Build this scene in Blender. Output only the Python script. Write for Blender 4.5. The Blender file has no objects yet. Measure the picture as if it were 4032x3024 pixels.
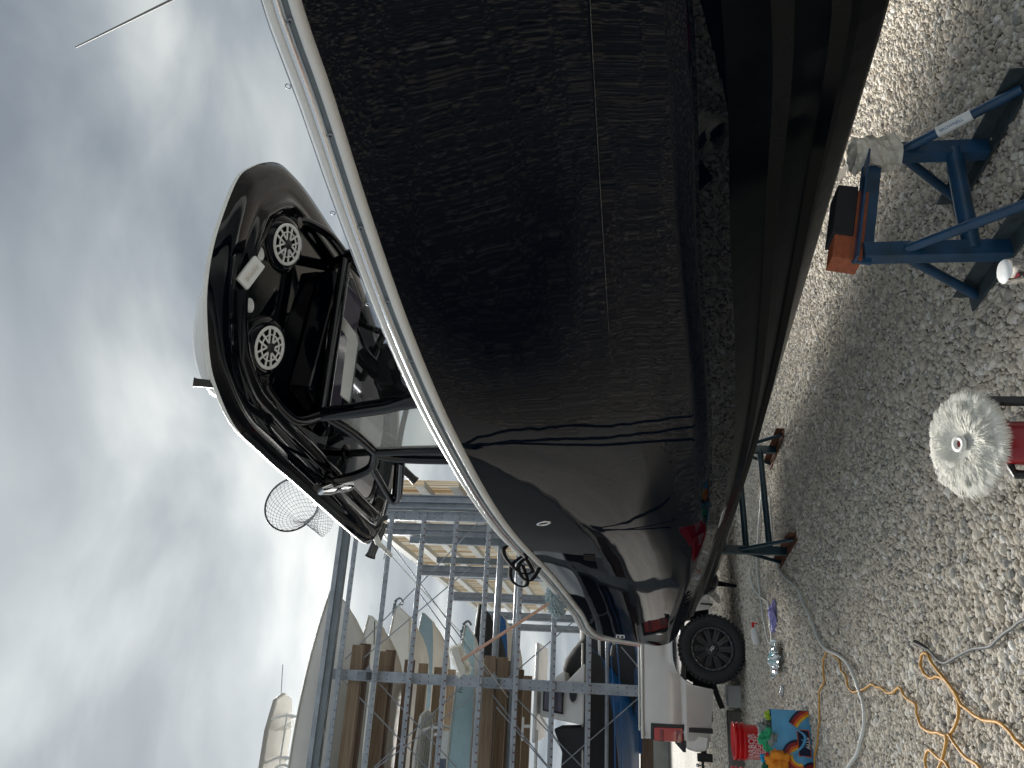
import bpy, bmesh, math, random
import numpy as np
from mathutils import Vector, Matrix, noise, Euler
random.seed(7)
RG = np.random.RandomState(11)
S = bpy.context.scene
COL = S.collection
rad = math.radians
PI = math.pi

# ------------------------------------------------------------ camera
cam_d = bpy.data.cameras.new("camera")
cam = bpy.data.objects.new("camera", cam_d)
COL.objects.link(cam)
PITCH = rad(8.16)
Fv = Vector((0, math.cos(PITCH), math.sin(PITCH)))
Uv = Vector((0, -math.sin(PITCH), math.cos(PITCH)))
Rv = Vector((1, 0, 0))
# the photograph is turned a quarter: image right = down, image up = right
M = Matrix.Identity(4)
M.col[0][:3] = -Uv
M.col[1][:3] = Rv
M.col[2][:3] = -Fv
M.col[3][:3] = (0, 0, 1.6)
cam.matrix_world = M
cam_d.sensor_fit = 'HORIZONTAL'
cam_d.sensor_width = 36
cam_d.lens = 27.03
cam_d.clip_end = 2000
S.camera = cam

# ------------------------------------------------------------ world, sun, exposure
SUN_AZ, SUN_EL = rad(-24), rad(30)
w = bpy.data.worlds.new("World")
S.world = w
w.use_nodes = True
nt = w.node_tree
nt.nodes.clear()
def N(t, typ, **k):
    n = t.nodes.new(typ)
    for a, b in k.items():
        setattr(n, a, b)
    return n
out = N(nt, 'ShaderNodeOutputWorld')
bg = N(nt, 'ShaderNodeBackground')
bg.inputs[1].default_value = 0.1
sky = N(nt, 'ShaderNodeTexSky', sky_type='NISHITA', sun_disc=False, sun_elevation=SUN_EL, sun_rotation=SUN_AZ)
tc = N(nt, 'ShaderNodeTexCoord')
sep = N(nt, 'ShaderNodeSeparateXYZ')
nt.links.new(tc.outputs['Generated'], sep.inputs[0])
def math_n(t, op, a, b=None, clamp=False):
    n = N(t, 'ShaderNodeMath', operation=op, use_clamp=clamp)
    for i, v in enumerate((a, b)):
        if v is None: continue
        if isinstance(v, (int, float)): n.inputs[i].default_value = v
        else: t.links.new(v, n.inputs[i])
    return n.outputs[0]
zc = math_n(nt, 'MAXIMUM', sep.outputs[2], 0.0)
den = math_n(nt, 'ADD', zc, 0.22)
cx = math_n(nt, 'DIVIDE', sep.outputs[0], den)
cy = math_n(nt, 'DIVIDE', sep.outputs[1], den)
comb = N(nt, 'ShaderNodeCombineXYZ')
nt.links.new(cx, comb.inputs[0]); nt.links.new(cy, comb.inputs[1])
mp = N(nt, 'ShaderNodeMapping')
mp.inputs['Location'].default_value = (1.3, 0.4, 0)
mp.inputs['Rotation'].default_value = (0, 0, rad(-20))
mp.inputs['Scale'].default_value = (0.9, 1.15, 1)
nt.links.new(comb.outputs[0], mp.inputs[0])
n1 = N(nt, 'ShaderNodeTexNoise'); n1.inputs['Scale'].default_value = 2.1; n1.inputs['Detail'].default_value = 6; n1.inputs['Roughness'].default_value = .47; n1.inputs['Distortion'].default_value = .35
nt.links.new(mp.outputs[0], n1.inputs[0])
r1 = N(nt, 'ShaderNodeValToRGB')
e = r1.color_ramp.elements
e[0].position = .34; e[0].color = (.62, .72, .84, 1)
e[1].position = .68; e[1].color = (1.72, 1.80, 1.80, 1)
m_ = e.new(.5); m_.color = (.98, 1.10, 1.19, 1)
nt.links.new(n1.outputs[0], r1.inputs[0])
# bright veil where the sun stands behind the cloud
sund = Vector((math.sin(SUN_AZ)*math.cos(SUN_EL), math.cos(SUN_AZ)*math.cos(SUN_EL), math.sin(SUN_EL)))
dot = N(nt, 'ShaderNodeVectorMath', operation='DOT_PRODUCT')
nt.links.new(tc.outputs['Generated'], dot.inputs[0]); dot.inputs[1].default_value = sund
dm = math_n(nt, 'MAXIMUM', dot.outputs['Value'], 0.0)
gl = math_n(nt, 'POWER', dm, 20.0)
gl2 = math_n(nt, 'MULTIPLY', gl, n1.outputs[0])
glow = N(nt, 'ShaderNodeVectorMath', operation='SCALE'); glow.inputs[0].default_value = (1.9, 1.9, 1.8)
nt.links.new(gl2, glow.inputs['Scale'])
addc = N(nt, 'ShaderNodeVectorMath', operation='ADD')
nt.links.new(r1.outputs[0], addc.inputs[0]); nt.links.new(glow.outputs[0], addc.inputs[1])
n2 = N(nt, 'ShaderNodeTexNoise'); n2.inputs['Scale'].default_value = 2.3; n2.inputs['Detail'].default_value = 5
nt.links.new(mp.outputs[0], n2.inputs[0])
mk = N(nt, 'ShaderNodeMapRange'); mk.inputs[1].default_value = .12; mk.inputs[2].default_value = .30
nt.links.new(n2.outputs[0], mk.inputs[0])
mix = N(nt, 'ShaderNodeMix', data_type='RGBA')
nt.links.new(mk.outputs[0], mix.inputs[0]); nt.links.new(sky.outputs[0], mix.inputs[6]); nt.links.new(addc.outputs[0], mix.inputs[7])
nt.links.new(mix.outputs[2], bg.inputs[0]); nt.links.new(bg.outputs[0], out.inputs[0])

sl = bpy.data.lights.new("sun", 'SUN'); sl.energy = 3.2; sl.angle = rad(26); sl.color = (1, .96, .90)
so = bpy.data.objects.new("sun", sl); COL.objects.link(so)
so.rotation_euler = sund.to_track_quat('Z', 'Y').to_euler()
S.view_settings.view_transform = 'Standard'
S.view_settings.look = 'None'
S.view_settings.exposure = 2.0
S.view_settings.gamma = 1.0
S.view_settings.use_curve_mapping = False

# ------------------------------------------------------------ materials
def mat(name, col, rough=.5, metal=0, var=0, vscale=8, bump=0, bscale=30, stretch=(1, 1, 1), coat=0, trans=0, col2=None, alpha=None, ior=1.5, spec=.5, emis=None):
    m = bpy.data.materials.new(name); m.use_nodes = True
    t = m.node_tree; b = t.nodes['Principled BSDF']
    b.inputs['Base Color'].default_value = (*col, 1)
    b.inputs['Roughness'].default_value = rough
    b.inputs['Metallic'].default_value = metal
    b.inputs['IOR'].default_value = ior
    b.inputs['Coat Weight'].default_value = coat
    b.inputs['Coat Roughness'].default_value = .02
    b.inputs['Transmission Weight'].default_value = trans
    b.inputs['Specular IOR Level'].default_value = spec
    if var or bump:
        c = N(t, 'ShaderNodeTexCoord'); mm = N(t, 'ShaderNodeMapping'); mm.inputs['Scale'].default_value = stretch
        t.links.new(c.outputs['Object'], mm.inputs[0])
    if var:
        n = N(t, 'ShaderNodeTexNoise'); n.inputs['Scale'].default_value = vscale; n.inputs['Detail'].default_value = 6; n.inputs['Roughness'].default_value = .6
        t.links.new(mm.outputs[0], n.inputs[0])
        r = N(t, 'ShaderNodeValToRGB')
        c2 = col2 if col2 else tuple(x*(1-var) for x in col)
        r.color_ramp.elements[0].position = .3; r.color_ramp.elements[0].color = (*c2, 1)
        r.color_ramp.elements[1].position = .65; r.color_ramp.elements[1].color = (*col, 1)
        t.links.new(n.outputs[0], r.inputs[0]); t.links.new(r.outputs[0], b.inputs['Base Color'])
    if bump:
        n = N(t, 'ShaderNodeTexNoise'); n.inputs['Scale'].default_value = bscale; n.inputs['Detail'].default_value = 5
        t.links.new(mm.outputs[0], n.inputs[0])
        bm_ = N(t, 'ShaderNodeBump'); bm_.inputs['Strength'].default_value = bump; bm_.inputs['Distance'].default_value = .02
        t.links.new(n.outputs[0], bm_.inputs['Height']); t.links.new(bm_.outputs[0], b.inputs['Normal'])
    return m
MT = {}
MT['gel'] = mat('black_gelcoat', (.0005, .0024, .007), .022, ior=1.25)
t = MT['gel'].node_tree; b = t.nodes['Principled BSDF']
c = N(t, 'ShaderNodeTexCoord'); mm = N(t, 'ShaderNodeMapping'); mm.inputs['Scale'].default_value = (1.2, 1, 3.5)
t.links.new(c.outputs['Object'], mm.inputs[0])
n = N(t, 'ShaderNodeTexNoise'); n.inputs['Scale'].default_value = 2.2; n.inputs['Detail'].default_value = 0.5
t.links.new(mm.outputs[0], n.inputs[0])
bb = N(t, 'ShaderNodeBump'); bb.inputs['Strength'].default_value = .05; bb.inputs['Distance'].default_value = .02
t.links.new(n.outputs[0], bb.inputs['Height']); t.links.new(bb.outputs[0], b.inputs['Normal'])
MT['bottom'] = mat('black_hull_bottom', (.004, .0055, .008), .2, var=.6, vscale=5, col2=(.0015, .0025, .004), spec=.16, bump=.04, bscale=9)
MT['gloss'] = mat('gloss_black_paint', (.001, .0018, .004), .03, ior=1.32)
MT['tubeblk'] = mat('black_powder_coat', (.0015, .002, .004), .06)
MT['matblk'] = mat('matt_black', (.012, .012, .013), .6)
MT['rubber'] = mat('tyre_rubber', (.022, .024, .028), .72, var=.5, vscale=14, bump=.3, bscale=60, col2=(.011, .012, .014))
MT['white'] = mat('white_gelcoat', (.74, .75, .74), .22, var=.08, vscale=3)
MT['cream'] = mat('cream_gelcoat', (.66, .64, .59), .3, var=.15, vscale=2.2)
MT['offw'] = mat('off_white_rim', (.7, .7, .66), .35, var=.1)
MT['chrome'] = mat('chrome', (.75, .76, .78), .09, metal=1)
MT['alu'] = mat('polished_aluminium', (.80, .81, .83), .18, metal=1, bump=.02, bscale=20)
MT['steel'] = mat('galvanised_steel', (.34, .38, .43), .42, metal=.35, var=.3, vscale=5, bump=.08, bscale=40, stretch=(1, 1, 1), col2=(.22, .25, .29))
MT['steel2'] = mat('dark_galvanised_steel', (.19, .23, .26), .5, metal=.3, var=.35, vscale=3, bump=.1)
MT['girt'] = mat('pale_girt_paint', (.55, .56, .53), .5, var=.2, vscale=3)
MT['rust'] = mat('rust', (.17, .065, .03), .85, var=.6, vscale=30, bump=.3)
MT['blue'] = mat('blue_stand_paint', (.018, .075, .17), .33, var=.45, vscale=9, bump=.1, bscale=25, col2=(.01, .04, .075))
MT['bluegrey'] = mat('worn_blue_steel', (.05, .075, .09), .55, var=.6, vscale=22, bump=.2, bscale=60, col2=(.03, .035, .035))
MT['teal'] = mat('dark_teal_paint', (.012, .045, .065), .3, var=.4, vscale=10)
MT['redwood'] = mat('orange_stained_wood', (.42, .115, .045), .6, var=.45, vscale=5, bump=.25, bscale=60, stretch=(1, 12, 12), col2=(.24, .06, .025))
MT['wood'] = mat('weathered_plank', (.26, .20, .14), .75, var=.5, vscale=3, bump=.3, bscale=30, stretch=(.5, 9, 9), col2=(.16, .11, .07))
MT['wood2'] = mat('dark_plank', (.15, .10, .07), .75, var=.5, vscale=3, bump=.3, bscale=30, stretch=(.5, 9, 9), col2=(.08, .05, .035))
MT['greywood'] = mat('grey_timber', (.23, .22, .20), .85, var=.4, vscale=3, bump=.4, bscale=30, stretch=(.6, 9, 9))
MT['pinkwood'] = mat('handle_wood', (.55, .33, .24), .5, var=.25, vscale=4, stretch=(1, 8, 8))
MT['truck'] = mat('silver_truck_paint', (.60, .58, .56), .28, metal=.3, coat=.8, var=.05)
MT['plasticblk'] = mat('black_plastic', (.015, .016, .018), .38, bump=.1, bscale=80)
MT['wheel'] = mat('satin_black_wheel', (.03, .032, .038), .33)
MT['bronze'] = mat('dark_bronze_inset', (.05, .035, .028), .4)
MT['redlens'] = mat('red_lens', (.45, .006, .012), .08, coat=1)
MT['redlens2'] = mat('dark_red_lens', (.2, .004, .006), .08, coat=1)
MT['redpl'] = mat('red_bucket_plastic', (.72, .012, .015), .28, var=.12, vscale=6)
MT['redtool'] = mat('dark_red_casing', (.28, .012, .018), .32)
MT['limeyel'] = mat('lime_strip', (.6, .75, .1), .4)
MT['textw'] = mat('pink_white_print', (.75, .45, .45), .5)
MT['printw'] = mat('white_print', (.78, .8, .8), .5)
MT['navy'] = mat('navy_print', (.012, .02, .06), .5)
MT['hose'] = mat('white_hose', (.66, .68, .66), .35, var=.12, vscale=20)
MT['orange'] = mat('orange_cord', (.62, .31, .045), .5, var=.25, vscale=25)
MT['greycord'] = mat('grey_cord', (.16, .17, .17), .6, var=.3, vscale=30)
MT['wool'] = mat('wool_fibre', (.76, .75, .68), .9, var=.14, vscale=30)
MT['woolbase'] = mat('wool_base_gap_shade', (.5, .5, .46), .95)  # wool colour darkened on the pad base, painting shade between the fibres
MT['strap'] = mat('black_strap_webbing', (.006, .006, .007), .95, spec=.15)
MT['mop'] = mat('blue_grey_chenille', (.42, .52, .56), .9, var=.3, vscale=40)
MT['bluehull'] = mat('blue_hull_paint', (.01, .11, .33), .3, var=.15, vscale=2)
MT['lightblue'] = mat('light_blue_hull', (.40, .60, .68), .3, var=.1)
MT['slatehull'] = mat('slate_blue_hull', (.22, .32, .38), .3, var=.1)
MT['cover'] = mat('black_boat_cover', (.018, .02, .026), .7, var=.3, vscale=2, bump=.4, bscale=4)
MT['palehull'] = mat('grey_white_hull', (.66, .68, .67), .3, var=.12, vscale=1.5)
MT['beige'] = mat('beige_underside', (.34, .33, .30), .45, var=.12, vscale=2)
MT['dkwin'] = mat('dark_window', (.01, .012, .015), .05)
MT['screen'] = mat('tinted_screen', (.10, .09, .13), .05)
MT['yellow'] = mat('yellow_sticker', (.65, .45, .03), .5)
MT['seat'] = mat('black_vinyl', (.015, .016, .02), .25)
MT['glassclear'] = mat('clear_glazing', (.9, .93, .92), .02, trans=1, ior=1.02)
MT['bottlepl'] = mat('clear_bottle', (.85, .9, .95), .08, trans=.7, ior=1.3)
MT['foil'] = mat('foil_packaging', (.75, .8, .82), .15, metal=.7, bump=.3, bscale=15)
MT['aqua'] = mat('aqua_print', (.22, .55, .60), .25, coat=.6)
MT['purple'] = mat('lilac_cloth', (.42, .40, .78), .9, var=.2, vscale=20)
MT['green'] = mat('green_towel', (.04, .42, .20), .95, var=.2, vscale=20)
MT['dkgreen'] = mat('dark_green_towel', (.02, .16, .09), .95, var=.2)
MT['lime'] = mat('lime_towel', (.42, .62, .06), .95, var=.2)
MT['greytow'] = mat('grey_towel', (.28, .32, .32), .95, var=.3, vscale=15)
MT['orangetow'] = mat('orange_towel', (.85, .30, .03), .95, var=.15)
MT['bluetow'] = mat('blue_towel', (.03, .35, .65), .95)
MT['conc'] = mat('concrete', (.33, .34, .31), .8, var=.3, vscale=1.2, bump=.3, bscale=12)
MT['plwrap'] = mat('crinkled_plastic_wrap', (.88, .84, .74), .2, trans=.15, bump=.8, bscale=26, var=.25, vscale=9)
MT['net'] = mat('net_cord', (.22, .24, .27), .7)
MT['darkstone'] = mat('propeller_bronze', (.7, .68, .66), .12, metal=1)
MT['bagred'] = mat('bag_maroon_print', (.30, .015, .02), .55)
MT['bagor'] = mat('bag_orange_print', (.75, .14, .02), .55)
MT['bagyel'] = mat('bag_yellow_print', (.85, .50, .03), .55)
MT['bagnav'] = mat('bag_navy_print', (.012, .016, .05), .55)
MT['bagblu'] = mat('bag_light_blue_fabric', (.12, .42, .72), .55, var=.12, vscale=9, bump=.25, bscale=10)

def glass_mix(name, tint, fac):
    m = bpy.data.materials.new(name); m.use_nodes = True; t = m.node_tree; t.nodes.clear()
    o = N(t, 'ShaderNodeOutputMaterial'); a = N(t, 'ShaderNodeBsdfTransparent'); g = N(t, 'ShaderNodeBsdfGlossy')
    d = N(t, 'ShaderNodeBsdfDiffuse'); d.inputs[0].default_value = (.75, .76, .72, 1)
    a.inputs[0].default_value = (*tint, 1); g.inputs['Roughness'].default_value = .02
    lw_ = N(t, 'ShaderNodeLayerWeight'); lw_.inputs[0].default_value = .25
    mx = N(t, 'ShaderNodeMixShader'); mx2 = N(t, 'ShaderNodeMixShader'); mx2.inputs[0].default_value = fac
    fp = math_n(t, 'POWER', lw_.outputs['Facing'], 3.0); fp2 = math_n(t, 'MULTIPLY', fp, .7); fp3 = math_n(t, 'ADD', fp2, .04); t.links.new(fp3, mx.inputs[0]); t.links.new(a.outputs[0], mx.inputs[1]); t.links.new(g.outputs[0], mx.inputs[2])
    t.links.new(mx.outputs[0], mx2.inputs[1]); t.links.new(d.outputs[0], mx2.inputs[2]); t.links.new(mx2.outputs[0], o.inputs[0])
    return m
MT['glass'] = glass_mix('side_glazing', (.93, .94, .92), .16)
MT['tint'] = glass_mix('tinted_windscreen', (.45, .48, .52), .01)
# corrugated translucent sheet, sun-aged
m = bpy.data.materials.new('aged_translucent_sheet'); m.use_nodes = True; t = m.node_tree; t.nodes.clear()
o = N(t, 'ShaderNodeOutputMaterial'); d = N(t, 'ShaderNodeBsdfDiffuse'); tr = N(t, 'ShaderNodeBsdfTranslucent'); mx = N(t, 'ShaderNodeMixShader'); mx.inputs[0].default_value = .62
c = N(t, 'ShaderNodeTexCoord'); mm = N(t, 'ShaderNodeMapping'); mm.inputs['Scale'].default_value = (13, 13, .22)
n = N(t, 'ShaderNodeTexNoise'); n.inputs['Scale'].default_value = 1.0; n.inputs['Detail'].default_value = 4
r = N(t, 'ShaderNodeValToRGB'); el = r.color_ramp.elements
el[0].position = .38; el[0].color = (.42, .24, .12, 1); el[1].position = .60; el[1].color = (.90, .89, .83, 1); q = el.new(.48); q.color = (.74, .62, .42, 1)
t.links.new(c.outputs['Object'], mm.inputs[0]); t.links.new(mm.outputs[0], n.inputs[0]); t.links.new(n.outputs[0], r.inputs[0])
t.links.new(r.outputs[0], d.inputs[0]); t.links.new(r.outputs[0], tr.inputs[0]); t.links.new(d.outputs[0], mx.inputs[1]); t.links.new(tr.outputs[0], mx.inputs[2]); t.links.new(mx.outputs[0], o.inputs[0])
MT['sheet'] = m

# stones and ground
def stone_mat(name, inst):
    m = bpy.data.materials.new(name); m.use_nodes = True; t = m.node_tree; b = t.nodes['Principled BSDF']
    b.inputs['Roughness'].default_value = .88
    r = N(t, 'ShaderNodeValToRGB'); el = r.color_ramp.elements
    el[0].position = 0; el[0].color = (.34, .335, .32, 1) if inst else (.17, .16, .14, 1); el[1].position = 1; el[1].color = (.82, .80, .76, 1) if inst else (.34, .335, .32, 1)
    q = el.new(.35); q.color = (.60, .535, .44, 1) if inst else (.22, .21, .19, 1); q = el.new(.85); q.color = (.74, .68, .58, 1) if inst else (.28, .27, .25, 1)
    c = N(t, 'ShaderNodeTexCoord')
    if inst:
        oi = N(t, 'ShaderNodeObjectInfo'); t.links.new(oi.outputs['Random'], r.inputs[0])
        n = N(t, 'ShaderNodeTexNoise'); n.inputs['Scale'].default_value = 2.2; n.inputs['Detail'].default_value = 5
        t.links.new(c.outputs['Object'], n.inputs[0])
        mr = N(t, 'ShaderNodeMapRange'); mr.inputs[3].default_value = .72; mr.inputs[4].default_value = 1.2
        t.links.new(n.outputs[0], mr.inputs[0])
        v = N(t, 'ShaderNodeVectorMath', operation='SCALE'); t.links.new(r.outputs[0], v.inputs[0]); t.links.new(mr.outputs[0], v.inputs['Scale'])
        t.links.new(v.outputs[0], b.inputs['Base Color'])
        bm_ = N(t, 'ShaderNodeBump'); bm_.inputs['Strength'].default_value = .3; bm_.inputs['Distance'].default_value = .1
        t.links.new(n.outputs[0], bm_.inputs['Height']); t.links.new(bm_.outputs[0], b.inputs['Normal'])
    else:
        vo = N(t, 'ShaderNodeTexVoronoi'); vo.inputs['Scale'].default_value = 34; vo.inputs['Randomness'].default_value = 1
        t.links.new(c.outputs['Object'], vo.inputs[0])
        s_ = N(t, 'ShaderNodeSeparateColor'); t.links.new(vo.outputs['Color'], s_.inputs[0]); t.links.new(s_.outputs[0], r.inputs[0])
        n = N(t, 'ShaderNodeTexNoise'); n.inputs['Scale'].default_value = .5; n.inputs['Detail'].default_value = 6
        t.links.new(c.outputs['Object'], n.inputs[0])
        mr = N(t, 'ShaderNodeMapRange'); mr.inputs[1].default_value = .3; mr.inputs[2].default_value = .7; mr.inputs[3].default_value = .62; mr.inputs[4].default_value = 1.0
        t.links.new(n.outputs[0], mr.inputs[0])
        v = N(t, 'ShaderNodeVectorMath', operation='SCALE'); t.links.new(r.outputs[0], v.inputs[0]); t.links.new(mr.outputs[0], v.inputs['Scale'])
        t.links.new(v.outputs[0], b.inputs['Base Color'])
        bm_ = N(t, 'ShaderNodeBump'); bm_.inputs['Strength'].default_value = 1; bm_.inputs['Distance'].default_value = .02; bm_.invert = True
        t.links.new(vo.outputs['Distance'], bm_.inputs['Height']); t.links.new(bm_.outputs[0], b.inputs['Normal'])
    return m
MT['bed'] = mat('gap_shaded_dirt_bed', (.22, .20, .165), .95, var=.5, vscale=90, bump=.6, bscale=160)  # dirt under-layer, colour darkened to put shade into the gaps between stones
MT['stone'] = stone_mat('limestone_gravel', True)
MT['ground'] = stone_mat('gravel_ground', False)

# ------------------------------------------------------------ mesh helpers
class MB:
    def __init__(s): s.v = []; s.f = []; s.m = []; s.sm = []
    def add(s, vs, fs, mi=0, smooth=False):
        o = len(s.v); s.v += [tuple(x) for x in vs]
        s.f += [tuple(i+o for i in f) for f in fs]; s.m += [mi]*len(fs); s.sm += [smooth]*len(fs); return s
    def box(s, c, d, rz=0, mi=0, R=None):
        hx, hy, hz = d[0]/2, d[1]/2, d[2]/2
        R = R or Matrix.Rotation(rz, 3, 'Z')
        vs = [Vector(c)+R@Vector((x*hx, y*hy, z*hz)) for x in (-1, 1) for y in (-1, 1) for z in (-1, 1)]
        return s.add(vs, [(0, 1, 3, 2), (4, 6, 7, 5), (0, 4, 5, 1), (2, 3, 7, 6), (0, 2, 6, 4), (1, 5, 7, 3)], mi)
    def beam(s, a, b_, wd, h, mi=0, up=(0, 0, 1)):
        a = Vector(a); b_ = Vector(b_); x = (b_-a); L = x.length; x.normalize(); u = Vector(up)
        if abs(x.dot(u)) > .99: u = Vector((1, 0, 0))
        y = u.cross(x).normalized(); z = x.cross(y)
        R = Matrix((x, y, z)).transposed()
        return s.box((a+b_)/2, (L, wd, h), mi=mi, R=R)
    def tube(s, path, r, n=10, mi=0, caps=True, closed=False, smooth=True):
        P = [Vector(p) for p in path]; k = len(P); rs = r if isinstance(r, (list, tuple)) else [r]*k
        vs = []; up = Vector((0.13, .21, .97)); prev = None
        for i in range(k):
            if closed: tn = P[(i+1) % k]-P[i-1]
            else: tn = P[min(i+1, k-1)]-P[max(i-1, 0)]
            tn.normalize()
            if prev is None: x = up.cross(tn); x = x if x.length > .1 else Vector((1, 0, 0)).cross(tn)
            else: x = prev-tn*prev.dot(tn)
            x.normalize(); prev = x; y = tn.cross(x)
            vs += [P[i]+(x*math.cos(2*PI*j/n)+y*math.sin(2*PI*j/n))*rs[i] for j in range(n)]
        fs = []
        for i in range(k if closed else k-1):
            a = i*n; b_ = ((i+1) % k)*n
            fs += [(a+j, a+(j+1) % n, b_+(j+1) % n, b_+j) for j in range(n)]
        s.add(vs, fs, mi, smooth)
        if caps and not closed:
            s.add(vs[:n], [tuple(range(n))[::-1]], mi); s.add(vs[-n:], [tuple(range(n))], mi)
        return s
    def lathe(s, prof, n=32, c=(0, 0, 0), axis=(0, 0, 1), mi=0, smooth=True, cap=True):
        ax = Vector(axis).normalized(); t_ = Vector((1, 0, 0)) if abs(ax.x) < .9 else Vector((0, 1, 0))
        x = ax.cross(t_).normalized(); y = ax.cross(x); c = Vector(c)
        vs = [c+ax*z+(x*math.cos(2*PI*j/n)+y*math.sin(2*PI*j/n))*r for r, z in prof for j in range(n)]
        fs = [(i*n+j, i*n+(j+1) % n, (i+1)*n+(j+1) % n, (i+1)*n+j) for i in range(len(prof)-1) for j in range(n)]
        s.add(vs, fs, mi, smooth)
        if cap:
            if prof[0][0] > 1e-4: s.add(vs[:n], [tuple(range(n))[::-1]], mi)
            if prof[-1][0] > 1e-4: s.add(vs[-n:], [tuple(range(n))], mi)
        return s
    def prism(s, poly, ex, mi=0):   # poly: 3D pts, ex: extrude vector
        k = len(poly); a = [Vector(p) for p in poly]; b_ = [p+Vector(ex) for p in a]
        return s.add(a+b_, [tuple(range(k))[::-1], tuple(range(k, 2*k))]+[(i, (i+1) % k, k+(i+1) % k, k+i) for i in range(k)], mi)
    def grid(s, rows, mi=0, smooth=True, closed=False):
        k = len(rows[0]); vs = [p for r in rows for p in r]
        fs = [(i*k+j, i*k+(j+1) % k, (i+1)*k+(j+1) % k, (i+1)*k+j) for i in range(len(rows)-1) for j in range(k if closed else k-1)]
        return s.add(vs, fs, mi, smooth)
    def sphere(s, c, r, n=12, k=8, mi=0):
        r = r if isinstance(r, (tuple, list)) else (r, r, r)
        rows = [[(c[0]+r[0]*math.sin(PI*i/k)*math.cos(2*PI*j/n), c[1]+r[1]*math.sin(PI*i/k)*math.sin(2*PI*j/n), c[2]+r[2]*math.cos(PI*i/k)) for j in range(n)] for i in range(k+1)]
        return s.grid(rows, mi, True, True)
    def build(s, name, mats, parent=None, loc=None, rot=None, bevel=0, autosmooth=True):
        me = bpy.data.meshes.new(name); me.from_pydata(s.v, [], s.f)
        mats = mats if isinstance(mats, (list, tuple)) else [mats]
        for m_ in mats: me.materials.append(m_)
        me.polygons.foreach_set('material_index', s.m); me.polygons.foreach_set('use_smooth', s.sm); me.update()
        bm = bmesh.new(); bm.from_mesh(me); bmesh.ops.recalc_face_normals(bm, faces=bm.faces); bm.to_mesh(me); bm.free()
        ob = bpy.data.objects.new(name, me); COL.objects.link(ob)
        if parent is not None: ob.parent = parent
        if loc is not None: ob.location = loc
        if rot is not None: ob.rotation_euler = rot
        if bevel:
            bv = ob.modifiers.new('bevel', 'BEVEL'); bv.width = bevel; bv.segments = 2; bv.limit_method = 'ANGLE'; bv.angle_limit = rad(40)
        return ob
def tag(o, label=None, cat=None, group=None, kind=None):
    if label: o['label'] = label
    if cat: o['category'] = cat
    if group: o['group'] = group
    if kind: o['kind'] = kind
    return o
def thing(name, label, cat, loc=(0, 0, 0), rz=0, group=None):
    o = bpy.data.objects.new(name, None); COL.objects.link(o); o.location = loc; o.rotation_euler = (0, 0, rz); o.empty_display_size = .2
    return tag(o, label, cat, group)
def dup(o, parent=None, loc=None, rot=None):
    c_ = o.copy(); COL.objects.link(c_)
    if parent is not None: c_.parent = parent
    if loc is not None: c_.location = loc
    if rot is not None: c_.rotation_euler = rot
    return c_
def curve_pts(P, n=8, closed=False):
    P = [Vector(p) for p in P]; k = len(P); o = []
    rng = k if closed else k-1
    for i in range(rng):
        if closed: p0, p1, p2, p3 = P[i-1], P[i], P[(i+1) % k], P[(i+2) % k]
        else: p0, p1, p2, p3 = P[max(i-1, 0)], P[i], P[i+1], P[min(i+2, k-1)]
        for j in range(n):
            t = j/n
            o.append(.5*((2*p1)+(p2-p0)*t+(2*p0-5*p1+4*p2-p3)*t*t+(3*p1-p0-3*p2+p3)*t**3))
    if not closed: o.append(P[-1])
    return o
def text_mesh(body, size, parent, mtx, m_, name='lettering', depth=.002, bend=None, align='CENTER', bold=.0):
    cu = bpy.data.curves.new(name, 'FONT'); cu.body = body; cu.size = size; cu.extrude = depth; cu.offset = bold; cu.align_x = align; cu.align_y = 'CENTER'; cu.resolution_u = 3
    to = bpy.data.objects.new(name+'_tmp', cu); COL.objects.link(to)
    dg = bpy.context.evaluated_depsgraph_get(); dg.update()
    me = bpy.data.meshes.new_from_object(to.evaluated_get(dg))
    bpy.data.objects.remove(to)
    me.name = name
    if bend:
        for v in me.vertices:
            x, y, z = v.co; a = x/bend; v.co = (math.sin(a)*(bend+z), y, math.cos(a)*(bend+z)-bend)
    me.transform(mtx); me.materials.clear(); me.materials.append(m_)
    ob = bpy.data.objects.new(name, me); COL.objects.link(ob)
    if parent is not None: ob.parent = parent
    return ob
def frame(x, y, z, o):   # matrix with given columns
    m_ = Matrix.Identity(4)
    for i, c_ in enumerate((x, y, z, o)): m_.col[i][:3] = c_
    return m_
def interp(tab, s):
    xs = [t_[0] for t_ in tab]; out_ = []
    k = len(xs)
    i = 0
    while i < k-2 and s > xs[i+1]: i += 1
    x0, x1 = xs[i], xs[i+1]; h = x1-x0; t = (s-x0)/h; t = max(0, min(1, t))
    for c_ in range(1, len(tab[0])):
        y0, y1 = tab[i][c_], tab[i+1][c_]
        d = (y1-y0)/h
        dl = (y0-tab[i-1][c_])/(x0-xs[i-1]) if i > 0 else d
        dr = (tab[i+2][c_]-y1)/(xs[i+2]-x1) if i+2 < k else d
        m0 = (dl+d)/2 if dl*d > 0 else 0; m1 = (d+dr)/2 if dr*d > 0 else 0
        if abs(m0) > 3*abs(d): m0 = 3*d
        if abs(m1) > 3*abs(d): m1 = 3*d
        out_.append(y0*(2*t**3-3*t*t+1)+m0*h*(t**3-2*t*t+t)+y1*(-2*t**3+3*t*t)+m1*h*(t**3-t*t))
    return out_

# ============================================================ GROUND
g = MB()
R_ = [0, 3, 6, 12, 25, 60, 150, 600]
rows = [[(rr*math.cos(2*PI*j/48), 6+rr*math.sin(2*PI*j/48), 0) for j in range(48)] for rr in R_]
g.grid(rows, closed=True)
tag(g.build('ground', MT['ground']), kind='structure')

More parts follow.
